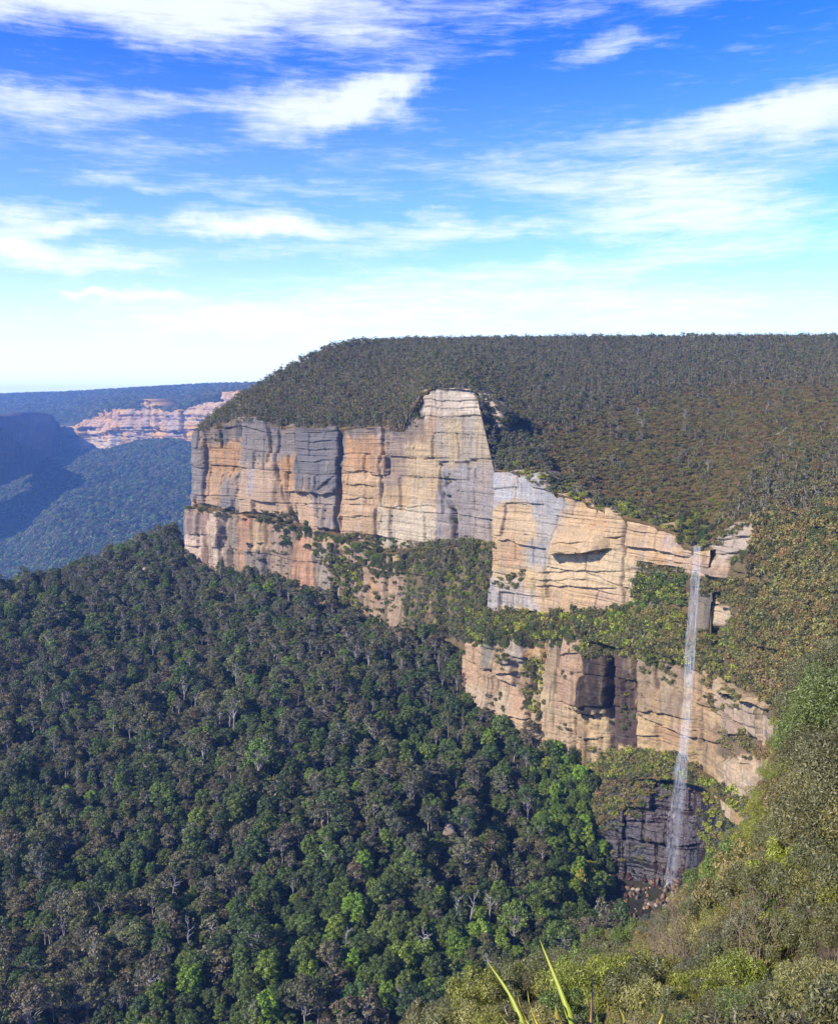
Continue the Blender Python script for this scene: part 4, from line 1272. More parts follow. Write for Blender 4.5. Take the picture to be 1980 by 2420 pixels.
def split_largest(rows, n, hmax, sightline=10.0):
    """The n plants that show largest (in frame, not behind the ground), and the others."""
    P = np.array([r[0] for r in rows]) + np.array((0, 0, hmax))
    px, py = project(P)
    depth = np.linalg.norm(P, axis=1)
    sz = np.array([np.mean(r[2]) for r in rows]) / depth
    vis = (px > 8) & (px < 1972) & (py > 0) & (py < 2412)
    order = [i for i in np.argsort(-sz) if vis[i]]
    chosen = []
    for i in order:
        if len(chosen) >= n:
            break
        if seen(P[i:i + 1], sightline)[0]:
            chosen.append(i)
    cs = set(chosen)
    return [rows[i] for i in chosen], [r for i, r in enumerate(rows) if i not in cs]


def region_slope(px, py):
    if py < 1420 and px < 420:
        return 'on the spur falling to the blue valley'
    if px < 640 and py < 1620:
        return 'just below the nose of the headland wall'
    if px < 1000 and py < 1700:
        return 'below the pink columns of the headland wall'
    if px >= 1000 and py < 1760:
        return 'beside the left end of the lower falls cliff'
    if px >= 1180 and py < 2130:
        return 'left of the dark wet wall of the falls'
    if px >= 940 and py < 2150:
        return 'among the small rock outcrops left of the falls'
    if px >= 900:
        return 'in the gully straight below the pool' if px > 1200 else 'at the very bottom of the gully' if py > 2300 else 'in the gully left of the boulders'
    if py > 2200:
        return 'at the bottom of the gorge forest, left half' if px < 450 else 'at the bottom of the gorge forest, middle'
    if py > 1900:
        return 'low on the gorge slope near its left side' if px < 450 else 'low on the gorge slope near its middle'
    return 'halfway up the gorge slope, left side' if px < 450 else 'halfway up the gorge slope, middle'
# ------------------------------------------------------------------ the gorge forest
rng = np.random.default_rng(101)
POOL = [(1385, 2075), (1440, 2060), (1690, 2050), (1720, 2110), (1640, 2230), (1420, 2215), (1370, 2150)]
RAINZ = [(1245, 1790), (1330, 1800), (1400, 1880), (1450, 2000), (1440, 2110), (1330, 2180), (1280, 2000)]
GREENZ = [(900, 2060), (1000, 2040), (1180, 2130), (1380, 2170), (1420, 2330), (1250, 2420), (800, 2430), (560, 2420), (640, 2200)]
x, y = jitter_grid(-640, 290, 200, 1120, 6.3, rng)
z = talus_z(x, y)
px, py = project(np.stack([x, y, z], 1))
k = (px > -130) & (px < 2100) & (py > 1150) & (py < 2640) & ~in_poly(px, py, POOL) & ~((py < 1325) & (px > 425))
x, y, z, px, py = x[k], y[k], z[k], px[k], py[k]
zg = drop_to_ground(x, y)
k = zg < z + 2.5
x, y, z, px, py = x[k], y[k], z[k], px[k], py[k]
ex, ey = jitter_grid(40, 200, 380, 560, 4.6, rng)                    # closer growth on the bank left of the falls
ez = talus_z(ex, ey)
epx, epy = project(np.stack([ex, ey, ez], 1))
k = in_poly(epx, epy, RAINZ)
ex, ey, ez, epx, epy = ex[k], ey[k], ez[k], epx[k], epy[k]
k = drop_to_ground(ex, ey) < ez + 2.5
x, y, z, px, py = (np.r_[a, b[k]] for a, b in zip((x, y, z, px, py), (ex, ey, ez, epx, epy)))
pn = fbm(x / 60, y / 60, 0, 201, 3)
pg = fbm(x / 38, y / 38, 0, 202, 3)
inr = in_poly(px, py, RAINZ)
ing = poly_soft(px, py, GREENZ, 90)
gumS, rainS = Scatter(), Scatter()
for i in range(len(x)):
    wet = .32 + 1.1 * pg[i] + .35 * smooth(py[i], 1350, 2200) + .35 * ing[i] - .25 * smooth(py[i], 1600, 1250)
    if px[i] < 500 and py[i] < 1700:
        wet -= .12
    if inr[i] or rng.random() < wet * .8:
        if inr[i]:
            cn = pick(rng, ['bright green', 'mid-green', 'dark green', 'yellow-green'], [.45, .35, .15, .05])
        else:
            cn = pick(rng, ['dark green', 'mid-green', 'bright green'], [.50, .44 + .3 * ing[i], .05 + .22 * ing[i]])
        s = float(np.clip(rng.lognormal(-.32, .28), .4, 1.2)) * (.8 if inr[i] else 1)
        rainS.add((x[i], y[i], z[i] - .5), rng.uniform(0, 6.28), (s, s, s * rng.uniform(.85, 1.2)), rng.integers(0, 3), cn, tint(rng, cn), region_slope(px[i], py[i]))
    else:
        b = pn[i]
        cn = pick(rng, ['olive', 'grey-green', 'brownish', 'mid-green', 'dark green'], [.36, .30, max(.03, .17 + .9 * b), .12, .12])
        s = float(np.clip(rng.lognormal(-.32, .30), .38, 1.35))
        gumS.add((x[i], y[i], z[i] - .5), rng.uniform(0, 6.28), (s, s, s * rng.uniform(.8, 1.1)), rng.integers(0, 5), cn, tint(rng, cn), region_slope(px[i], py[i]))


def set_trees(rows, kinds, name, cat, what, group, hmax, n, crown='crown', wood='trunk', sight=10.0, size_words=('small', 'medium', 'tall'), shapes=None):
    big, rest = split_largest(rows, n, hmax, sight)
    for loc, rz, s, kd, cn, col, reg in big:
        m = float(np.mean(s))
        lab = '%s %s%s %s %s' % (size_words[0] if m < .78 else size_words[1] if m < .98 else size_words[2], shapes[kd] + ' ' if shapes else '', cn, what, reg)
        t = thing(name, loc, rz, s, lab, cat, group)
        c = link(crown, kinds[kd][0], t)
        set_leaf(c, col)
        link(wood, kinds[kd][1], t)
    return rest


rest = set_trees(gumS.rows, GUM, 'gum_tree', 'tree', 'gum tree', 'gum trees in the gorge forest', 12, 290, shapes=('spreading', 'high-crowned', 'compact', 'flat', 'narrow'))
mass('gorge_gum_forest', rest, [g[2] for g in GUM], 'olive and brownish gum forest covering the gorge slope')
rest = set_trees(rainS.rows, RAIN, 'rainforest_tree', 'tree', 'rainforest tree', 'rainforest trees in the gorge', 10, 240, shapes=('domed', 'slim', 'broad'))
mass('gorge_rainforest', rest, [g[2] for g in RAIN], 'dark and bright green rainforest patches on the gorge slope')

# bleached dead gums standing out of the forest
STAGS = [(880, 1660, 9, 'above the middle of the gorge forest'), (1015, 1640, 10, 'leaning in dark crowns near the slope middle'), (405, 2130, 16, 'forked twin low on the forest slope'), (235, 2190, 12, 'low near the left side of the forest'), (560, 2220, 12, 'in green crowns at the gorge bottom'), (1010, 2240, 14, 'right of the gorge bottom middle'),
         (1155, 2170, 15, 'beside the gully left of the boulders'), (1110, 2190, 14, 'leaning over the gully above the grass blades'), (1075, 2180, 12, 'upright in the gully'), (670, 1590, 9, 'high on the slope under the pink columns'), (900, 1980, 11, 'beside yellow-green crowns mid slope'), (640, 2010, 11, 'leaning among olive crowns low on the slope'), (1250, 1980, 12, 'at the edge of the bright rainforest'),
         (1190, 1830, 12, 'with spreading limbs under the lower falls cliff'), (1220, 1815, 10, 'slender, under the lower falls cliff'), (980, 1790, 9, 'mid slope below the headland'), (265, 1620, 8, 'on the slope near its left side'), (450, 2240, 12, 'small pale, at the gorge bottom'), (815, 2250, 12, 'thin pale, gorge bottom middle'), (945, 2390, 12, 'fallen looking, at the lowest forest edge')]
for (a, b, h, where), hit in zip(STAGS, ray_pixels([q[0] for q in STAGS], [q[1] + 40 for q in STAGS])):
    if hit is None:
        continue
    kd = int(rng.integers(0, 4))
    s = h * .9 / (14, 11, 16, 9)[kd]
    o = link('dead_gum', STAG[kd], label='bleached dead gum tree ' + where, category='dead tree', group='bleached dead gums')
    o.location = hit[0] + np.array((0, 0, 5.5))
    o.rotation_euler = (rng.uniform(-.15, .15), rng.uniform(-.2, .2), rng.uniform(0, 6.28))
    o.scale = (s * .8, s * .8, s * rng.uniform(.7, 1.2))

# ------------------------------------------------------------------ the plateau
BPL = BVHTree.FromPolygons(PLAT.reshape(-1, 3).tolist(), grid_quads(PLAT.shape[0], PLAT.shape[1]).tolist())
HEATHZ = [(1210, 1090), (1270, 1030), (1380, 985), (1460, 950), (1600, 920), (1780, 900), (1990, 905), (1990, 1150), (1830, 1120), (1760, 1170), (1690, 1260), (1640, 1290), (1500, 1230), (1400, 1190), (1300, 1150)]


def on_plateau(x, y):
    z = np.full(len(x), np.nan)
    for i in range(len(x)):
        loc, *_ = BPL.ray_cast(Vector((x[i], y[i], 900)), Vector((0, 0, -1)), 3000)
        if loc is not None:
            z[i] = loc.z
    return z


def plateau_places(sp, ymax=1290, seed=5):
    r = np.random.default_rng(seed)
    x, y = jitter_grid(-260, 640, 430, ymax, sp, r)
    px, _ = project(np.stack([x, y, np.zeros_like(x)], 1))
    k = (px > 380) & (px < 2080)
    x, y = x[k], y[k]
    z = on_plateau(x, y)
    k = ~np.isnan(z)
    x, y, z = x[k], y[k], z[k]
    px, py = project(np.stack([x, y, z], 1))
    return x, y, z, px, py


x, y, z, px, py = plateau_places(4.9)
hz = poly_soft(px, py, HEATHZ, 38)
cl = fbm(x / 26, y / 26, 0, 301, 3)
platS = Scatter()
EDGEP = np.array([project(P3(*e)) for e in EDGE])
def region_plat(px, py):
    if px < 700:
        return 'on the nose of the headland'
    if px < 985:
        return 'on the headland above the orange bays'
    if px < 1240 and py < 930:
        return 'on the plateau over the white recess'
    if px < 1240:
        return 'on the rim left of the falls cliff'
    if py < 880:
        return 'high towards the plateau skyline'
    if px > 1820:
        return 'on the heath near the right edge'
    return 'on the brown heath above the falls cliff'
for i in range(len(x)):
    keep = 1 - .975 * hz[i] + .30 * hz[i] * smooth(cl[i], .12, .4)
    if rng.random() > keep:
        continue
    s = rng.uniform(.65, 1.15) * (.9 if hz[i] > .5 else 1)
    cn = pick(rng, ['olive', 'grey-green', 'brownish', 'dark green'], [.34, .40, .16, .10])
    platS.add((x[i], y[i], z[i] - .3), rng.uniform(0, 6.28), (s, s, s * rng.uniform(.85, 1.2)), rng.integers(0, 4), cn, tint(rng, cn) * (1.05, 1.0, .82), region_plat(px[i], py[i]))
rest = set_trees(platS.rows, PLT, 'plateau_gum', 'tree', 'pale-trunked gum tree', 'gum trees on the plateau', 7, 280, sight=25, shapes=('round', 'slender', 'squat', 'narrow'))
mass('plateau_forest', rest, [g[2] for g in PLT], 'low grey-green gum forest covering the plateau up to the skyline')

x, y, z, px, py = plateau_places(3.1, 1010, 6)
hz = poly_soft(px, py, HEATHZ, 60)
hb = Scatter()
hn = fbm(x / 30, y / 30, 0, 302, 3)
for i in range(len(x)):
    if rng.random() > .25 + .75 * hz[i]:
        continue
    near_falls = smooth(py[i], 1130, 1250)
    w = [.40 - .3 * near_falls, max(.03, .35 + .8 * hn[i] - .3 * near_falls), .15, .05 + .35 * near_falls]
    cn = pick(rng, ['olive-brown', 'rusty brown', 'olive', 'yellow-green'], w)
    s = rng.uniform(.6, 1.35)
    hb.add((x[i], y[i], z[i] - .15), rng.uniform(0, 6.28), (s, s, s * rng.uniform(.6, 1.1)), rng.integers(0, 3), cn, tint(rng, cn) * (.62 if cn == 'yellow-green' else .85), None)
mass('plateau_heath', hb.rows, HEATH, 'brown and olive heath scrub on the open plateau above the falls')

# leaning pale dead trunks on the heath
for a, b, lean, h in ((1745, 1030, 1.0, 8), (1830, 1020, 1.05, 10), (1855, 1050, .9, 8), (1965, 1015, .9, 6), (1615, 985, .1, 9), (1505, 980, .05, 9), (1520, 1005, -.2, 8), (1810, 960, .3, 8), (1880, 1085, .8, 5), (1670, 1110, .05, 9), (1350, 1165, .6, 6), (1460, 1015, -.1, 7)):
    hit = ray_pixels([a], [b + 8])[0]
    if hit is None:
        continue
    kd = int(rng.integers(0, 4))
    s = h / (14, 11, 16, 9)[kd]
    o = link('heath_snag', STAG[kd], label='%s bleached snag on the brown heath %s' % ('fallen leaning' if abs(lean) > .5 else 'upright', 'above the falls lip' if b > 1040 else 'high above the falls, under taller gums' if b < 1000 else 'half way up the heath'), category='dead tree', group='pale snags on the heath')
    o.location = hit[0]
    o.rotation_euler = (0, lean, rng.uniform(-.4, .4))
    o.scale = (s * 1.5, s * 1.5, s)

# ------------------------------------------------------------------ bushes on ledges and cliffs
def bbox_pts(poly, n, r):
    q = np.array(poly)
    x0, y0 = q.min(0)
    x1, y1 = q.max(0)
    px, py = r.uniform(x0, x1, n * 6), r.uniform(y0, y1, n * 6)
    k = in_poly(px, py, poly)
    return px[k][:n], py[k][:n]


# polygon of the place in the photo, number, plants, size range, colours, where
LEDGES = [
    ([(635, 1225), (700, 1205), (745, 1270), (730, 1300), (660, 1290)], 60, 'R', (.35, .6), {'dark green': .6, 'olive': .4}, 'on the headland ledge left of the deep crack'),
    ([(735, 1262), (800, 1272), (900, 1310), (900, 1345), (800, 1335), (740, 1310)], 90, 'R', (.3, .55), {'olive': .4, 'mid-green': .35, 'bright green': .25}, 'on the headland ledge under the deep crack'),
    ([(770, 1310), (860, 1330), (850, 1470), (800, 1480)], 140, 'H', (1.2, 2.4), {'olive': .5, 'yellow-green': .35, 'olive-brown': .15}, 'on the broken columns below the headland ledge'),
    ([(860, 1310), (980, 1320), (965, 1360), (880, 1370)], 60, 'R', (.3, .5), {'dark green': .3, 'olive': .7}, 'at the head of the green chute'),
    ([(930, 1290), (1165, 1275), (1160, 1430), (1120, 1520), (960, 1520)], 420, 'G', (.35, .62), {'olive': .5, 'mid-green': .12, 'yellow-green': .10, 'grey-green': .28}, 'in the green chute between the headland and the falls cliff'),
    ([(955, 1330), (1155, 1300), (1140, 1500), (960, 1520)], 120, 'R', (.22, .42), {'bright green': .25, 'yellow-green': .25, 'olive': .5}, 'in the green chute between the headland and the falls cliff'),
    ([(1040, 1110), (1062, 1110), (1085, 1200), (1090, 1260), (1070, 1250)], 16, 'H', (.8, 1.6), {'dark green': .5, 'olive-brown': .5}, 'in the slanting crack of the grey headland bay'),
    ([(1060, 1320), (1160, 1400), (1180, 1500), (1100, 1520), (1000, 1500)], 160, 'G', (.3, .55), {'grey-green': .55, 'olive': .45}, 'below the left end of the falls cliff'),
    ([(1100, 1450), (1290, 1462), (1290, 1510), (1100, 1508)], 110, 'R', (.22, .42), {'dark green': .15, 'olive': .55, 'mid-green': .3}, 'on the ledge under the falls cliff, its left half'),
    ([(1240, 1460), (1500, 1450), (1500, 1530), (1350, 1500), (1240, 1515)], 110, 'R', (.2, .42), {'olive': .6, 'mid-green': .2, 'olive-brown': .2}, 'on the ledge under the falls cliff, its middle'),
    ([(1098, 1440), (1500, 1445), (1500, 1530), (1350, 1505), (1098, 1515)], 330, 'H', (1., 2.2), {'olive': .5, 'yellow-green': .3, 'olive-brown': .2}, 'on the ledge under the falls cliff'),
    ([(1430, 1440), (1560, 1420), (1560, 1500), (1440, 1510)], 90, 'R', (.25, .45), {'bright green': .4, 'mid-green': .4, 'olive': .2}, 'on the ledge under the falls cliff, its middle'),
    ([(1150, 1365), (1240, 1350), (1225, 1390), (1160, 1400)], 36, 'H', (1., 2.), {'olive-brown': .5, 'olive': .5}, 'on the small shelf at the left foot of the falls cliff'),
    ([(1500, 1330), (1620, 1345), (1600, 1352), (1510, 1350)], 45, 'H', (.6, 1.2), {'olive-brown': .7, 'olive': .3}, 'on thin ledges left of the waterfall'),
    ([(1500, 1360), (1625, 1362), (1615, 1430), (1500, 1425)], 190, 'H', (1.1, 2.4), {'mid-green': .35, 'olive': .45, 'yellow-green': .2}, 'on the steep bank left of the waterfall'),
    ([(1480, 1440), (1625, 1445), (1615, 1555), (1490, 1530)], 260, 'H', (1., 2.2), {'olive-brown': .5, 'olive': .35, 'yellow-green': .15}, 'on the steep bank left of the waterfall'),
    ([(1500, 1515), (1560, 1515), (1560, 1550), (1500, 1548)], 26, 'R', (.25, .4), {'bright green': .6, 'mid-green': .4}, 'on the steep bank left of the waterfall'),
    ([(1230, 1565), (1285, 1550), (1280, 1700), (1245, 1690)], 120, 'H', (1., 2.), {'olive': .6, 'yellow-green': .2, 'olive-brown': .2}, 'in the gully of the lower falls cliff'),
    ([(1150, 1645), (1200, 1635), (1195, 1690), (1155, 1690)], 34, 'R', (.25, .4), {'olive': .8, 'mid-green': .2}, 'on the left part of the lower falls cliff'),
    ([(1230, 1660), (1290, 1665), (1280, 1710), (1230, 1710)], 46, 'R', (.22, .4), {'olive': .6, 'olive-brown': .4}, 'at mid height on the lower falls cliff'),
    ([(1320, 1590), (1352, 1586), (1350, 1615), (1325, 1615)], 8, 'R', (.22, .34), {'olive': 1}, 'on a pink column of the lower falls cliff'),
    ([(1310, 1700), (1350, 1690), (1350, 1740), (1312, 1740)], 12, 'H', (.8, 1.6), {'olive': .6, 'olive-brown': .4}, 'near the foot of the pink columns'),
    ([(1440, 1672), (1502, 1672), (1500, 1730), (1440, 1730)], 40, 'R', (.2, .36), {'olive': .6, 'mid-green': .4}, 'in the dark cleft of the lower falls cliff'),
    ([(1470, 1560), (1492, 1560), (1492, 1680), (1474, 1680)], 22, 'H', (.5, 1.1), {'yellow-green': .5, 'olive': .5}, 'in the dark cleft of the lower falls cliff'),
    ([(1560, 1490), (1640, 1520), (1700, 1590), (1640, 1600), (1560, 1560)], 90, 'H', (1., 2.), {'olive-brown': .6, 'olive': .4}, 'behind the upper part of the waterfall'),
    ([(1350, 1772), (1470, 1772), (1640, 1790), (1640, 1842), (1500, 1842), (1430, 1850), (1360, 1870)], 330, 'H', (.9, 2.), {'olive': .35, 'olive-brown': .4, 'yellow-green': .25}, 'on the ledge under the lower falls cliff'),
    ([(1380, 1800), (1560, 1800), (1550, 1850), (1400, 1850)], 60, 'R', (.22, .4), {'bright green': .4, 'mid-green': .3, 'dark green': .3}, 'on the ledge under the lower falls cliff'),
    ([(1390, 1850), (1560, 1850), (1500, 1910), (1400, 1960)], 150, 'H', (.8, 1.8), {'olive-brown': .6, 'rusty brown': .25, 'yellow-green': .15}, 'hanging over the dark wet wall'),
    ([(1395, 1990), (1450, 1985), (1440, 2090), (1400, 2090)], 60, 'H', (.8, 1.6), {'olive': .5, 'yellow-green': .3, 'dark green': .2}, 'on the left edge of the dark wet wall'),
    ([(1455, 1985), (1540, 1985), (1520, 2040), (1460, 2040)], 26, 'H', (.5, 1.0), {'olive-brown': .6, 'olive': .4}, 'on a small shelf of the dark wet wall'),
    ([(1640, 1850), (1700, 1850), (1790, 1900), (1780, 2050), (1680, 2030), (1650, 1960)], 210, 'H', (1., 2.2), {'olive': .4, 'yellow-green': .35, 'olive-brown': .25}, 'right of the foot of the waterfall'),
    ([(1690, 1725), (1790, 1735), (1800, 1800), (1700, 1790)], 80, 'H', (.8, 1.8), {'olive-brown': .7, 'olive': .3}, 'on the shaded shelf right of the lower falls'),
    ([(1650, 1830), (1760, 1890), (1700, 1900), (1640, 1850)], 70, 'H', (.8, 1.6), {'olive': .6, 'olive-brown': .4}, 'along the foot of the pale rock right of the falls'),
    ([(1650, 1580), (1700, 1600), (1760, 1660), (1700, 1700), (1660, 1640)], 60, 'H', (.8, 1.6), {'olive-brown': .8, 'olive': .2}, 'just right of the waterfall on the lower cliff'),
    # the steep gorge side right of the falls
    ([(1660, 1365), (1740, 1372), (1760, 1440), (1660, 1410)], 110, 'H', (1., 2.), {'olive-brown': .6, 'olive': .3, 'rusty brown': .1}, 'right of the waterfall between its two rock bands'),
    ([(1715, 1318), (1800, 1290), (1900, 1340), (1900, 1480), (1760, 1420)], 300, 'R', (.22, .42), {'olive': .6, 'dark green': .3, 'mid-green': .1}, 'on the gorge side right of the waterfall lip'),
    ([(1640, 1362), (1700, 1368), (1695, 1412), (1645, 1410)], 40, 'H', (.8, 1.7), {'olive-brown': .6, 'olive': .4}, 'right beside the waterfall above the second rock band'),
    ([(1650, 1490), (1740, 1480), (1760, 1560), (1720, 1610), (1650, 1575)], 160, 'H', (1., 2.2), {'olive': .4, 'yellow-green': .35, 'olive-brown': .25}, 'right of the waterfall under the second rock band'),
    ([(1690, 1470), (1740, 1460), (1740, 1560), (1690, 1550)], 40, 'R', (.28, .5), {'bright green': .5, 'yellow-green': .3, 'dark green': .2}, 'right of the waterfall under the second rock band'),
    ([(1790, 1220), (1990, 1170), (1990, 1700), (1850, 1690), (1740, 1620), (1720, 1500), (1760, 1380)], 1500, 'H', (1.1, 2.4), {'olive-brown': .50, 'olive': .28, 'rusty brown': .22}, 'on the scrubby gorge side near the far right'),
    ([(1790, 1080), (1990, 1040), (1990, 1250), (1800, 1240)], 170, 'G', (.35, .6), {'dark green': .45, 'olive': .45, 'grey-green': .1}, 'in the dark copse on the rim right of the falls'),
    ([(1840, 1240), (1990, 1200), (1990, 1330), (1850, 1320)], 110, 'R', (.35, .6), {'dark green': .4, 'olive': .5, 'mid-green': .1}, 'on the rim slope under the dark copse'),
    ([(1640, 1215), (1690, 1255), (1660, 1297), (1600, 1285), (1600, 1230)], 70, 'R', (.25, .5), {'olive': .5, 'yellow-green': .3, 'dark green': .2}, 'crowding the lip of the waterfall'),
    # rims
    ([(740, 1290), (960, 1330), (950, 1500), (880, 1510), (790, 1460), (745, 1410)], 190, 'H', (.9, 2.1), {'olive': .5, 'dark green': .2, 'olive-brown': .3}, 'scattered over the broken foot of the headland wall'),
    ([(1500, 1545), (1600, 1560), (1590, 1620), (1520, 1600)], 40, 'H', (.7, 1.5), {'olive': .6, 'olive-brown': .4}, 'on the lower cliff just left of the waterfall'),
    ([(1645, 1296), (1700, 1250), (1796, 1212), (1802, 1234), (1720, 1270), (1672, 1308)], 60, 'H', (.8, 1.7), {'olive': .6, 'olive-brown': .4}, 'fringing the pale outcrop right of the falls lip'),
    ([(800, 1258), (985, 1286), (1165, 1274), (1165, 1300), (985, 1322), (800, 1290)], 150, 'H', (.9, 2.), {'olive': .6, 'mid-green': .2, 'olive-brown': .2}, 'along the green ledge under the cream bays'),
    ([(1400, 1850), (1470, 1845), (1650, 1846), (1560, 1900), (1450, 1960), (1405, 1990)], 170, 'H', (.8, 1.7), {'olive-brown': .4, 'olive': .4, 'mid-green': .2}, 'draped over the top of the dark wet wall'),
    ([(1372, 1518), (1442, 1520), (1440, 1562), (1378, 1556)], 46, 'H', (.9, 2.), {'olive': .5, 'mid-green': .3, 'olive-brown': .2}, 'hanging over the black stained face of the lower falls cliff'),
    ([(1170, 1510), (1200, 1512), (1196, 1590), (1176, 1590)], 24, 'H', (.8, 1.8), {'olive': .7, 'olive-brown': .3}, 'in a cleft of the lower falls cliff'),
    ([(1500, 1530), (1560, 1540), (1552, 1580), (1506, 1572)], 36, 'H', (.9, 1.8), {'olive': .5, 'mid-green': .5}, 'hanging over the lower cliff left of the waterfall'),
    ([(1098, 1492), (1350, 1488), (1350, 1528), (1280, 1532), (1098, 1530)], 150, 'R', (.25, .5), {'olive': .5, 'dark green': .2, 'mid-green': .3}, 'crowding the top edge of the lower falls cliff'),
    ([(1350, 1490), (1640, 1540), (1640, 1580), (1520, 1560), (1350, 1545)], 170, 'H', (1., 2.2), {'olive': .45, 'olive-brown': .35, 'yellow-green': .2}, 'crowding the top edge of the lower falls cliff'),
    ([(960, 925), (1000, 905), (996, 990), (985, 1012), (955, 1012)], 40, 'G', (.5, .75), {'olive': .5, 'dark green': .5}, 'beside the white topped recess of the headland'),
    ([(985, 900), (1170, 905), (1170, 930), (985, 928)], 60, 'G', (.35, .6), {'olive': .6, 'grey-green': .4}, 'along the top of the white topped recess'),
    ([(440, 1190), (700, 1215), (700, 1262), (640, 1240), (440, 1212)], 90, 'H', (.8, 1.7), {'olive': .6, 'dark green': .2, 'grey-green': .2}, 'on the narrow ledge of the headland nose'),
    ([(455, 985), (560, 960), (700, 975), (700, 1012), (560, 1002), (470, 1028)], 160, 'G', (.42, .75), {'grey-green': .5, 'olive': .5}, 'leaning over the rim of the headland nose'),
    ([(700, 985), (985, 970), (985, 1012), (700, 1014)], 170, 'G', (.4, .7), {'grey-green': .4, 'olive': .4, 'dark green': .2}, 'leaning over the rim of the orange bays'),
    ([(1120, 912), (1190, 925), (1250, 1000), (1300, 1112), (1162, 1112), (1172, 1040), (1140, 945)], 300, 'G', (.42, .75), {'grey-green': .4, 'olive': .5, 'dark green': .1}, 'leaning over the grey recess beside the falls cliff'),
    ([(1180, 1100), (1290, 1108), (1400, 1165), (1560, 1215), (1630, 1290), (1600, 1255), (1470, 1216), (1395, 1194), (1300, 1165)], 190, 'H', (1., 2.2), {'olive': .5, 'yellow-green': .4, 'olive-brown': .1}, 'along the rim of the falls cliff'),
    # rock peeping from the headland foot
    ([(640, 1240), (688, 1240), (688, 1390), (640, 1380)], 60, 'H', (.7, 1.5), {'olive': .6, 'dark green': .4}, 'in the dark gully of the headland foot'),
    ([(570, 1290), (625, 1280), (620, 1330), (580, 1330)], 10, 'H', (.8, 1.6), {'grey-green': 1}, 'on a grey ledge of the headland foot'),
    ([(490, 1030), (525, 1010), (520, 1045), (500, 1050)], 8, 'H', (.8, 1.4), {'olive': 1}, 'on a high shelf of the headland nose'), ([(590, 1075), (615, 1070), (612, 1100), (594, 1100)], 6, 'H', (.6, 1.), {'olive': 1}, 'on a grey shelf of the headland nose'),
]
LG = {'R': RAIN, 'G': PLT}
bushS, smallS, smallG = Scatter(), Scatter(), Scatter()
lr = np.random.default_rng(77)
for poly, n, kind, (s0, s1), cw, where in LEDGES:
    if 'chute' in where or 'ledge under' in where or 'bank' in where or 'ledge' in where:
        n, s0, s1 = int(n * 1.9), s0 * 1.0, s1 * 1.1
    qx, qy = bbox_pts(poly, n, lr)
    names, w = list(cw), list(cw.values())
    for hit in ray_pixels(qx, qy):
        if hit is None or hit[0][1] < 200:
            continue
        if hit[1][2] < .25 and lr.random() < (.45 if kind == 'H' else .65) and 'near the far right' not in where and 'chute' not in where and 'recess' not in where and 'crowding' not in where and 'leaning' not in where:
            continue
        cn = pick(lr, names, w)
        s = lr.uniform(s0, s1)
        loc = hit[0] + hit[1] * .3 - np.array((0, 0, .5 * s0))
        col = tint(lr, cn)
        if kind == 'H':
            smallS.add(loc, lr.uniform(0, 6.28), (s, s, s * lr.uniform(.7, 1.3)), lr.integers(0, 3), cn, col, where)
        elif kind == 'R':
            bushS.add(loc - np.array((0, 0, 1.2 * s)), lr.uniform(0, 6.28), (s, s, s * lr.uniform(.6, .95)), lr.integers(0, 3), cn, col, where)
        else:
            smallG.add(loc - np.array((0, 0, .5)), lr.uniform(0, 6.28), (s * 1.35, s * 1.35, s * lr.uniform(.95, 1.45)), lr.integers(0, 4), cn, col, where)
rest = set_trees(bushS.rows, RAIN, 'ledge_shrub', 'shrub', 'rounded shrub', 'rounded shrubs on the ledges', 4, 230, size_words=('leafy',) * 3, sight=8)
mass('ledge_shrubbery', rest, [g[2] for g in RAIN], 'rounded green shrubs crowding the cliff ledges')
rest = set_trees(smallG.rows, PLT, 'rim_gum', 'tree', 'slender gum', 'slender gums on rims and chutes', 5, 200, size_words=('low', 'sturdy', 'sturdy'), sight=10)
mass('rim_gum_wood', rest, [g[2] for g in PLT], 'slender gums along the rims and in the green chute')
big, rest = split_largest(smallS.rows, 230, 1.5, 6)
def side_place(loc):
    a, b = project(loc)
    up = 'just under the rim' if b < 1330 else 'beside the rock bands' if a < 1830 and b < 1500 else 'half way down' if b < 1480 else 'just above the lower cliff'
    return 'on the gorge side, %s%s' % (up, ' by the frame edge' if a > 1900 else ' right of the falls')
for loc, rz, s, kd, cn, col, where in big:
    if 'near the far right' in where:
        where = side_place(loc)
    o = link('cliff_bush', HEATH[kd], label='%s bush %s' % (cn, where), category='bush', group='low bushes on the gorge walls')
    o.location, o.rotation_euler, o.scale = loc, (0, 0, rz), s
    set_leaf(o, col)
mass('gorge_scrub', rest, HEATH, 'olive and brown scrub clothing ledges and the steep gorge side')

# ------------------------------------------------------------------ the valley beyond
def on_sheet(G, n, r):
    i, j = r.uniform(0, G.shape[0] - 1.001, n), r.uniform(0, G.shape[1] - 1.001, n)
    a, b = i.astype(int), j.astype(int)
    f, g = (i - a)[:, None], (j - b)[:, None]
    return (G[a, b] * (1 - f) + G[a + 1, b] * f) * (1 - g) + (G[a, b + 1] * (1 - f) + G[a + 1, b + 1] * f) * g


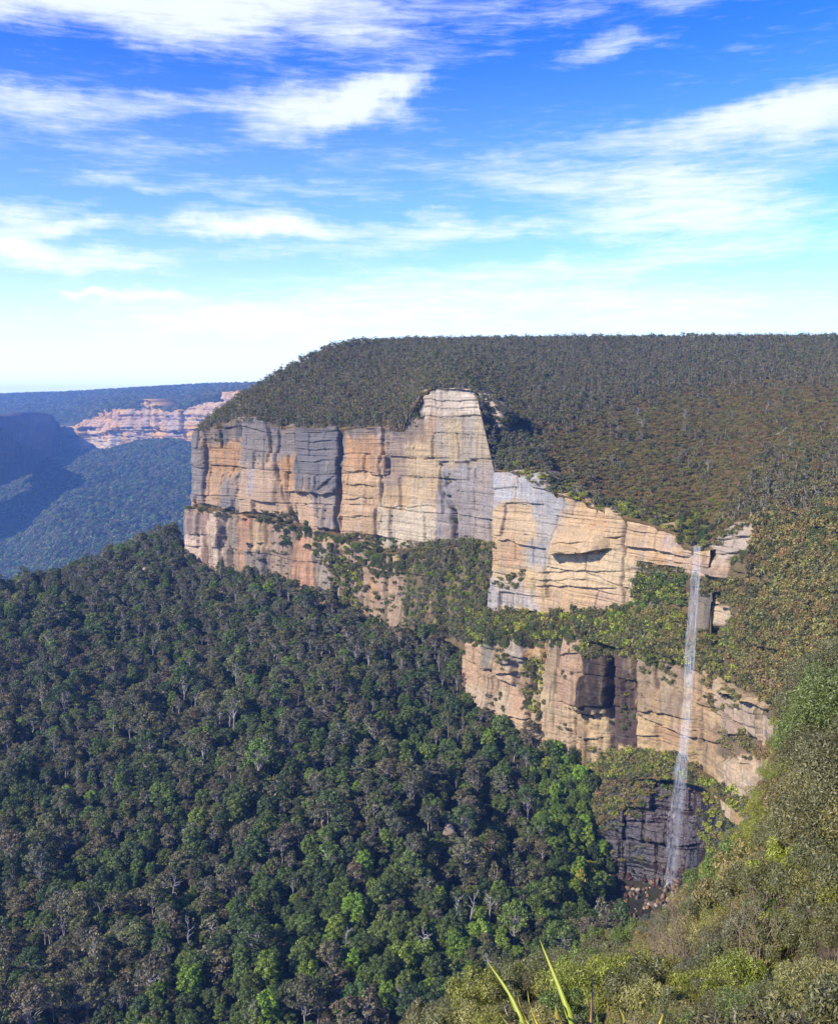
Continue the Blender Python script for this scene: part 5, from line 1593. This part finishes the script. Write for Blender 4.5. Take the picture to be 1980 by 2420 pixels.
fr = np.random.default_rng(88)
rows = []
P = on_sheet(FARS, 26000, fr)
px, py = project(P)
k = (px > -60) & (px < 480)
for p in P[k][:15000]:
    cn = pick(fr, ['olive', 'dark green', 'mid-green', 'grey-green'], [.4, .3, .2, .1])
    s = fr.uniform(1.4, 2.5)
    rows.append((p, fr.uniform(0, 6.28), (s, s, s), int(fr.integers(0, 3)), cn, tint(fr, cn, .42), None))
P = on_sheet(FARP, 16000, fr)
px, py = project(P)
k = (px > -60) & (px < 640) & (py < 1000)
for p in P[k][:9000]:
    cn = pick(fr, ['olive', 'dark green', 'grey-green'], [.4, .3, .3])
    sc_ = fr.uniform(1.5, 2.8)
    rows.append((p, fr.uniform(0, 6.28), (sc_, sc_, sc_ * .8), int(fr.integers(0, 3)), cn, tint(fr, cn, .25) * 1.3, None))
mass('far_valley_forest', rows, FART, 'blue hazy forest on the slope below the far escarpment')
# ------------------------------------------------------------------ waterfall
def water_material(name, lo, hi, amax, sx=1.4, sz=.05):
    m, t, out = new_mat(name)
    g = t.n('ShaderNodeTexCoord').outputs['Object']
    mp = t.n('ShaderNodeMapping')
    t.put(mp.inputs[0], g)
    mp.inputs['Scale'].default_value = (sx, sx, sz)
    n1 = t.noise(mp.outputs[0], 1.0, 5, .65, .3)[0]
    mp2 = t.n('ShaderNodeMapping')
    t.put(mp2.inputs[0], g)
    mp2.inputs['Scale'].default_value = (.12, .12, .06)
    n2 = t.noise(mp2.outputs[0], 1.0, 4, .6)[0]
    a = t.math('MULTIPLY', t.ss(n1, lo, hi, 0, amax), t.ss(n2, .3, .62, .35, 1.0))
    b = t.n('ShaderNodeBsdfPrincipled')
    b.inputs['Base Color'].default_value = (.50, .54, .60, 1)
    b.inputs['Roughness'].default_value = .5
    tr = t.n('ShaderNodeBsdfTransparent')
    mx = t.n('ShaderNodeMixShader')
    t.put(mx.inputs[0], a)
    t.t.links.new(tr.outputs[0], mx.inputs[1])
    t.t.links.new(b.outputs[0], mx.inputs[2])
    t.t.links.new(mx.outputs[0], out.inputs[0])
    return m


M_VEIL = water_material('water_veil', .28, .90, .36, 1.3, .03)
M_STRAND = water_material('water_strand', .32, .88, .36, 2.2, .05)
FALL = [(1646, 1290, 477, 13, .9), (1646, 1318, 472, 13, 1), (1645, 1352, 468, 13, 1), (1641, 1400, 466, 13, 1), (1637, 1460, 464, 14, 1.2), (1631, 1530, 462, 16, 1.3), (1627, 1610, 459, 17, 1.4), (1623, 1690, 456, 15, 1.3), (1618, 1750, 453, 15, 1.3), (1610, 1810, 450, 20, 1.6), (1603, 1870, 447, 23, 1.8), (1596, 1950, 444, 23, 1.8), (1589, 2030, 441, 23, 2.0), (1584, 2085, 439, 24, 2.2)]
FP = np.array([P3(a, b, c) for a, b, c, _, _ in FALL])
FW = np.array([.72 * w * c / F for _, _, c, w, _ in FALL])
FD = np.array([d for *_, d in FALL])
tt = np.linspace(0, 1, len(FP))
def fall_at(t):
    return np.stack([np.interp(t, tt, FP[:, k]) for k in range(3)], -1), np.interp(t, tt, FW), np.interp(t, tt, FD)
fall = bpy.data.objects.new('waterfall', None)
fall.location = FP[-1]
COL.objects.link(fall)
fall['label'] = 'tall thin white waterfall dropping over the gorge cliffs to the boulders'
fall['category'] = 'waterfall'
org = np.array(fall.location)
# veil: a hollow flattened column of thin water
nt_, ns_ = 120, 22
c, w, d = fall_at(np.linspace(0, 1, nt_))
th = np.linspace(0, 2 * math.pi, ns_, endpoint=False)
wob = 1 + .38 * fbm(np.arange(nt_)[:, None] / 7, th[None] * 1.2, 0, 401, 3)
V = c[:, None] + np.stack([np.cos(th)[None] * w[:, None] * wob, np.sin(th)[None] * d[:, None] * wob, 0 * wob], -1) - org
i = np.arange(nt_ - 1)[:, None] * ns_ + np.arange(ns_)[None]
j = np.arange(nt_ - 1)[:, None] * ns_ + (np.arange(ns_)[None] + 1) % ns_
Q = np.stack([i, j, j + ns_, i + ns_], -1).reshape(-1, 4)
link('water_veil', mesh_np('water_veil', V.reshape(-1, 3), Q, [M_VEIL], smooth_sh=True), fall)
wr = np.random.default_rng(402)
for k in range(24):
    t0 = 0 if k < 9 else wr.uniform(0, .7)
    t1 = min(1, t0 + wr.uniform(.18, .5)) if k >= 6 else wr.uniform(.3, .75)
    n = 26
    t = np.linspace(t0, t1, n)
    c, w, d = fall_at(t)
    u = wr.uniform(-.85, .85) if k >= 9 else (-.72, -.35, .7, -.6, .6, .1, -.15, .35, .8)[k]
    v = wr.uniform(-.8, .3)
    drift = .5 * vnoise(t * 5, k * 1.7, 0, 403) + .18 * vnoise(t * 22, k * 2.3, 0, 404)
    p = c + np.stack([(u + drift) * w, v * d, 0 * w], -1) - org
    r = wr.uniform(.12, .34) * np.sin(np.clip(np.linspace(.04, 1, n), 0, 1) * math.pi * .97) ** .5 + .02
    V, Q = tubes([np.c_[p, r]], 6)
    link('water_strand', mesh_np('water_strand', V, Q, [M_STRAND], smooth_sh=True), fall)
# splash where it lands
sp_l = []
for k in range(26):
    a = wr.uniform(0, 6.28)
    r = wr.uniform(0, 5)
    e = np.array((r * math.cos(a), -abs(r * math.sin(a)) * .8 + 1, wr.uniform(-3, .5) - .25 * r))
    sp_l.append([(*(e * q + np.array((0, 0, 2.2 * q * (1 - q)))), .34 * (1 - .8 * q)) for q in np.linspace(.15, 1, 6)])
V, Q = tubes(sp_l, 5)
link('splash', mesh_np('splash', V, Q, [M_STRAND], smooth_sh=True), fall, kind='stuff')

# ------------------------------------------------------------------ boulders under the falls
def boulder_mesh(seed, mat):
    import bmesh
    r = np.random.default_rng(seed)
    bm = bmesh.new()
    bmesh.ops.create_icosphere(bm, subdivisions=3, radius=1)
    V = np.array([v.co[:] for v in bm.verts])
    for _ in range(16):
        n = r.normal(size=3)
        n /= np.linalg.norm(n)
        q = V @ n - r.uniform(.5, .85)
        V -= np.maximum(q, 0)[:, None] * n
    V *= (1 + .05 * fbm(V[:, 0] * 3, V[:, 1] * 3, V[:, 2] * 3, seed, 3))[:, None]
    F_ = np.array([[v.index for v in f.verts] for f in bm.faces])
    bm.free()
    return mesh_np('boulder', V, F_, [mat])
BM = {'rusty orange': plain_material('orange_sandstone_boulder', (.15, .088, .048), .85, .5, 2.5), 'pale': plain_material('pale_sandstone_boulder', (.25, .20, .15), .85, .4, 2.0), 'wet maroon': plain_material('wet_maroon_boulder', (.045, .02, .018), .4, .5, 2.0), 'grey-brown': plain_material('brown_boulder', (.09, .07, .05), .8, .5, 2.0)}
BMESH = {k: [boulder_mesh(500 + q * 7 + z_, m) for z_ in range(3)] for q, (k, m) in enumerate(BM.items())}
br = np.random.default_rng(404)
BPOLY = [([(1470, 2100), (1600, 2075), (1640, 2100), (1600, 2150), (1500, 2150)], 95, {'rusty orange': .55, 'pale': .15, 'grey-brown': .3}, (.5, 2.4), 'in the pile at the foot of the waterfall'),
         ([(1400, 2065), (1690, 2050), (1690, 2085), (1480, 2105), (1400, 2100)], 80, {'wet maroon': .85, 'grey-brown': .15}, (.6, 2.0), 'along the foot of the dark wet wall'),
         ([(1360, 2095), (1480, 2110), (1560, 2150), (1540, 2190), (1380, 2180)], 90, {'grey-brown': .6, 'wet maroon': .2, 'pale': .1, 'rusty orange': .1}, (.5, 1.7), 'in the scrubby scree below the wet wall')]
SPECIAL = [((1578, 2158), 4.2, 'pale', 'largest pale boulder at the lower edge of the rock pile'), ((1600, 2130), 3.0, 'rusty orange', 'big rusty orange boulder beside the largest pale one'), ((1470, 2140), 2.6, 'grey-brown', 'dark upright boulder at the left end of the pile')]
def put_boulder(hit, s, kind, label, group):
    if hit is None or hit[0][1] < 250:
        return
    o = link('boulder', BMESH[kind][int(br.integers(0, 3))], label=label, category='boulder')
    if group:
        o['group'] = group
    o.location = hit[0] + np.array((0, 0, .25 * s))
    o.rotation_euler = tuple(br.uniform(0, 6.28, 3))
    o.scale = (s * br.uniform(.8, 1.3), s * br.uniform(.8, 1.2), s * br.uniform(.6, .9))
for (q, s, kd, lab) in SPECIAL:
    put_boulder(ray_pixels([q[0]], [q[1]])[0], s, kd, lab, None)
for poly, n, cw, (s0, s1), where in BPOLY:
    qx, qy = bbox_pts(poly, n, br)
    for hit in ray_pixels(qx, qy):
        kd = pick(br, list(cw), list(cw.values()))
        s = s0 + (s1 - s0) * br.random() ** 2
        put_boulder(hit, s, kd, '%s %s boulder %s' % ('small' if s < s0 + .3 * (s1 - s0) else 'blocky', kd, where), 'boulders below the waterfall')
# pale outcrops among the trees of the slope
for k, (a, b, s, lab) in enumerate([(1158, 1998, 5.5, 'pale outcrop in a gap of dark crowns left of the falls'), (1062, 1945, 4.5, 'pinkish outcrop between crowns in the slope middle'), (940, 2145, 5.0, 'brown rock slab above bright crowns low on the slope'), (1310, 2130, 4.0, 'red-brown outcrop at the edge of the bright rainforest'), (880, 1480, 5, 'pale broken rock under the pink columns'), (345, 1330, 4, 'grey rock showing on the crest of the spur'), (548, 1420, 5, 'cream rock under the nose of the headland wall'), (460, 1485, 3.5, 'small pale rock on the upper slope'), (370, 2410, 4, 'pale rock at the lowest edge of the forest')]):
    hit = ray_pixels([a], [b + 18])[0]
    if hit is None:
        continue
    o = link('rock_outcrop', BMESH['pale' if k % 3 else 'rusty orange'][k % 3], label=lab, category='rock')
    o.location = hit[0] + np.array((0, -2, s * .35))
    o.rotation_euler = (.3 * k, .2, k)
    o.scale = (s * 1.1, s * .8, s * 1.0)

# ------------------------------------------------------------------ near hillside
NG = 'shrubs on the near hillside'
BHILL = BVHTree.FromPolygons(HILL.reshape(-1, 3).tolist(), grid_quads(HILL.shape[0], HILL.shape[1]).tolist())
hr = np.random.default_rng(601)
x, y = jitter_grid(-14, 75, 9, 152, 2.05, hr)
x2, y2 = jitter_grid(-14, 45, 9, 48, 1.7, hr)
x, y = np.r_[x, x2], np.r_[y, y2]
hs = Scatter()
xyz = []
for a, b in zip(x, y):
    loc, *_ = BHILL.ray_cast(Vector((a, b, 100)), Vector((0, 0, -1)), 500)
    if loc is not None:
        xyz.append(loc[:])
xyz = np.array(xyz)
px, py = project(xyz)
dist = np.linalg.norm(xyz, axis=1)
k = (px > 820) & (px < 2120) & (py < 2640 + 3e4 / np.maximum(dist, 1) ** 2)
xyz, px, py = xyz[k], px[k], py[k]
pn = fbm(xyz[:, 0] / 9, xyz[:, 1] / 9, 0, 602, 3)
YEL = [(1780, 1540), (1850, 1560), (1900, 1980), (1850, 2150), (1760, 2000)]
def region_hill(px, py):
    if px > 1740 and py < 2020:
        return 'on the near slope under the tall trees'
    if py > 2330:
        return 'on the near slope just behind the grass blades' if px < 1600 else 'on the near slope at the lower corner of the view'
    if px < 1330:
        return 'at the left crest of the near slope'
    if py < 2200 and px < 1660:
        return 'on the crest of the near slope below the boulders'
    return 'on the near slope %s, %s' % ('below the boulders' if px < 1480 else 'under the falls foot' if px < 1640 else 'near the tall trees' if px < 1820 else 'by the frame edge', 'upper part' if py < 2170 else 'middle part' if py < 2260 else 'lower part')
for p, a, b, n in zip(xyz, px, py, pn):
    if vnoise(p[0] / 4.5, p[1] / 4.5, 0, 605) > .42 or np.hypot(p[0], p[1]) > 1.12 * np.interp(a, [q[0] for q in H_CREST], [q[2] for q in H_CREST]):
        continue
    inY = in_poly(np.array([a]), np.array([b]), YEL)[0]
    w = [.42, .08, .10 + max(0, n) * .8, .26 + max(0, -n) * .6, .10]
    if inY:
        w = [.15, .08, .62, .05, .10]
    cn = pick(hr, ['olive', 'mid-green', 'yellow-green', 'olive-brown', 'grey-green'], w)
    if inY and hr.random() < .12:
        cn = 'rusty brown'
    s = float(np.clip(hr.lognormal(.0, .28), .5, 1.55)) * (1.1 if b < 2250 else .95)
    s *= float(np.clip(np.linalg.norm(p) / 52, .5, 1))
    hs.add(p - np.array((0, 0, .15)), hr.uniform(0, 6.28), (s, s, s * hr.uniform(.75, 1.25)), hr.integers(0, 4), cn, tint(hr, cn, .12) * (.72 if cn == 'yellow-green' else .98), region_hill(a, b))
rest = set_trees(hs.rows, NEAR, 'hillside_shrub', 'shrub', 'shrub', NG, 1.6, 290, shapes=('rounded', 'spreading', 'upright', 'cushion'), crown='foliage', wood='stems', size_words=('small', 'medium', 'large'), sight=3)
mass('hillside_shrubbery', rest, [g[2] for g in NEAR], 'olive and yellow-green shrubs covering the near hillside')
def twig_mesh(seed):
    r = np.random.default_rng(seed)
    ps = []
    for k in range(15):
        a, l = r.uniform(0, 6.28), r.uniform(.25, .75)
        e = np.array((math.cos(a) * l, math.sin(a) * l, r.uniform(1.0, 2.0)))
        ps.append(limb(r, (0, 0, -.2), e, .018, .006, 6, .15))
        for _ in range(3):
            f = r.uniform(.45, .9)
            ps.append(limb(r, e * f, e * f + r.normal(size=3) * .22 + (0, 0, .3), .008, .003, 4, .15))
    return mesh_np('twig_bush', *tubes(ps, 4), [M_TWIG], smooth_sh=True)
TW = [twig_mesh(s) for s in (81, 82, 83)]
sel = hr.permutation(len(xyz))
cnt = 0
for i in sel:
    if cnt >= 70 or not (20 < px[i] < 1960 and py[i] < 2410) or np.linalg.norm(xyz[i]) < 16:
        continue
    cnt += 1
    o = link('bare_shrub', TW[cnt % 3], label='leafless brown twiggy shrub %s' % region_hill(px[i], py[i]), category='bare shrub', group='leafless shrubs on the near hillside')
    s = hr.uniform(.9, 1.9)
    o.location, o.scale, o.rotation_euler = xyz[i] + np.array((0, 0, .5)), (s, s, s * hr.uniform(.9, 1.3)), (hr.uniform(-.2, .2), hr.uniform(-.2, .2), hr.uniform(0, 6.28))
TREES = [(1965, 1745, 0, 1.0, 'olive', 'tall olive gum cut by the frame, highest on the near slope'), (1915, 1800, 1, .85, 'olive', 'narrow olive gum beside the tallest one on the near slope'), (1990, 1880, 0, .95, 'mid-green', 'mid-green gum behind the dark hollow of the near slope'), (1885, 1850, 1, .62, 'mid-green', 'short leafy gum at the outer edge of the near trees'), (1945, 1930, 0, .72, 'olive', 'broad olive gum above the dark hollow of the near slope'), (2010, 2040, 0, .8, 'olive', 'olive gum below the dark hollow, cut by the frame')]
for (a, b, kd, s, cn, lab) in TREES:
    hit = ray_pixels([a], [b])[0]
    if hit is None:
        continue
    t = thing('slope_gum', hit[0] - np.array((0, 0, .3)), hr.uniform(0, 6.28), s, lab, 'tree', 'gum trees on the near slope')
    set_leaf(link('crown', BIGN[kd][0], t), tint(hr, 'mid-green' if cn == 'grey-green' else cn, .1) * .92)
    link('trunk', BIGN[kd][1], t)

# ------------------------------------------------------------------ grass blades at the lookout
def blade_material(name, c0, c1):
    m, t, out = new_mat(name)
    g = t.n('ShaderNodeTexCoord').outputs['Object']
    sp = t.n('ShaderNodeSeparateXYZ')
    t.put(sp.inputs[0], g)
    mp = t.n('ShaderNodeMapping')
    t.put(mp.inputs[0], g)
    mp.inputs['Scale'].default_value = (90, 90, 4)
    n = t.noise(mp.outputs[0], 1, 3, .6)[0]
    col = t.mix(t.ss(t.math('ADD', sp.outputs[2], t.math('MULTIPLY', n, .3)), .85, 1.45), c0, c1)
    b = t.n('ShaderNodeBsdfPrincipled')
    t.put(b.inputs['Base Color'], col)
    b.inputs['Roughness'].default_value = .45
    tr = t.n('ShaderNodeBsdfTranslucent')
    t.put(tr.inputs[0], col)
    mx = t.n('ShaderNodeMixShader')
    mx.inputs[0].default_value = .3
    t.t.links.new(b.outputs[0], mx.inputs[1])
    t.t.links.new(tr.outputs[0], mx.inputs[2])
    t.t.links.new(mx.outputs[0], out.inputs[0])
    return m
M_BL = {'g': blade_material('green_blade', (.16, .21, .03, 1), (.30, .34, .03, 1)), 'y': blade_material('yellow_blade', (.26, .27, .03, 1), (.42, .34, .03, 1)), 't': blade_material('dry_blade', (.30, .23, .11, 1), (.42, .33, .2, 1)), 'r': blade_material('reddish_blade', (.26, .14, .06, 1), (.36, .17, .08, 1))}
root0 = np.array((.40, 1.62, -2.35))
tus = bpy.data.objects.new('grass_tussock', None)
tus.location = root0
COL.objects.link(tus)
tus['label'] = 'tussock of long pointed grass blades at the bottom edge of the view'
tus['category'] = 'grass tussock'
BLADES = [((1275, 2222), (1362, 2440), 15, 'g'), ((1150, 2272), (1245, 2440), 15, 'g'), ((1582, 2316), (1556, 2440), 14, 'y'), ((1399, 2300), (1396, 2440), 7, 'r'), ((1246, 2342), (1276, 2440), 8, 'y'), ((1312, 2376), (1336, 2440), 14, 'y'), ((1156, 2368), (1214, 2440), 7, 't'), ((1434, 2368), (1428, 2440), 6, 'r'), ((1462, 2382), (1470, 2440), 10, 'y'), ((1652, 2362), (1640, 2440), 5, 't'), ((985, 2386), (1060, 2440), 6, 't'),
          ((1190, 2376), (1228, 2440), 5, 't'), ((1410, 2396), (1420, 2440), 8, 'g'), ((1500, 2400), (1490, 2440), 6, 't'), ((1300, 2404), (1306, 2440), 6, 't'), ((1690, 2396), (1676, 2440), 5, 't'), ((1250, 2400), (1262, 2440), 9, 'g'),
          ((1330, 2338), (1354, 2440), 8, 'g'), ((1222, 2350), (1258, 2440), 7, 'y'), ((1482, 2348), (1476, 2440), 5, 't'), ((1544, 2374), (1532, 2440), 8, 'g'), ((1120, 2392), (1180, 2440), 5, 't')]
tr_ = np.random.default_rng(701)
for k in range(26):
    a = tr_.uniform(1080, 1720)
    BLADES.append(((a, tr_.uniform(2424, 2520)), (a * .7 + 1380 * .3, 2600), tr_.uniform(6, 13), 'gyttg'[int(tr_.integers(0, 5))]))
for k, (tip, bs, wpx, mt) in enumerate(BLADES):
    Y = 1.60 + .08 * math.sin(k * 2.3)
    b = P3(bs[0], bs[1], Y) - root0
    q = P3(tip[0], tip[1], Y + .12) - root0
    r0 = np.array((.10 * math.sin(k * 1.7) + .25 * b[0], .06 * math.cos(k * 2.1), 0))
    ctl = np.array([r0, r0 * .5 + b * .5 + np.array((0, 0, .06)), b, b + (q - b) * .5 + np.array((.008 * math.sin(k), 0, .004)), q])
    u = np.linspace(0, 1, 5)
    uu = np.linspace(0, 1, 15)
    cc = np.stack([np.interp(uu, u, ctl[:, d_]) for d_ in range(3)], 1)
    cc[1:-1] = (cc[:-2] + 2 * cc[1:-1] + cc[2:]) / 4
    wd = wpx / 2 * Y / F * np.clip((1 - uu) * 2.6, 0, 1) ** .8 + .0004
    tg = np.gradient(cc, axis=0)
    side = np.cross(tg, np.array((0, 1, 0)))
    side /= np.linalg.norm(side, axis=1, keepdims=True)
    fwd = np.array((0, -.35, .1))
    Vb = np.stack([cc - side * wd[:, None], cc - fwd * wd[:, None], cc + side * wd[:, None], cc + (fwd * wd[:, None] * -1.25)], 1)
    Qb = []
    for i in range(14):
        for s_ in range(4):
            s2 = (s_ + 1) % 4
            Qb.append((i * 4 + s_, i * 4 + s2, (i + 1) * 4 + s2, (i + 1) * 4 + s_))
    link('leaf', mesh_np('leaf', Vb.reshape(-1, 3), np.array(Qb), [M_BL[mt]], smooth_sh=True), tus)

# ------------------------------------------------------------------ air
def haze_box(x0, x1, y0, y1, z0, z1):
    V = np.array([(x, y, z) for x in (x0, x1) for y in (y0, y1) for z in (z0, z1)], float)
    Q = np.array([(0, 1, 3, 2), (4, 6, 7, 5), (0, 4, 5, 1), (2, 3, 7, 6), (0, 2, 6, 4), (1, 5, 7, 3)])
    m = bpy.data.materials.new('haze')
    m.use_nodes = True
    m.node_tree.nodes.clear()
    t = NT(m.node_tree)
    out = t.n('ShaderNodeOutputMaterial')
    v = t.n('ShaderNodeVolumePrincipled')
    v.inputs['Color'].default_value = HAZE_COLOR
    v.inputs['Density'].default_value = HAZE_DENSITY
    t.t.links.new(v.outputs[0], out.inputs['Volume'])
    link('haze', mesh_np('haze', V, Q, [m]), kind='stuff', label='blue haze filling the valley air')
haze_box(-5700, 3700, -80, 10600, -830, 100)
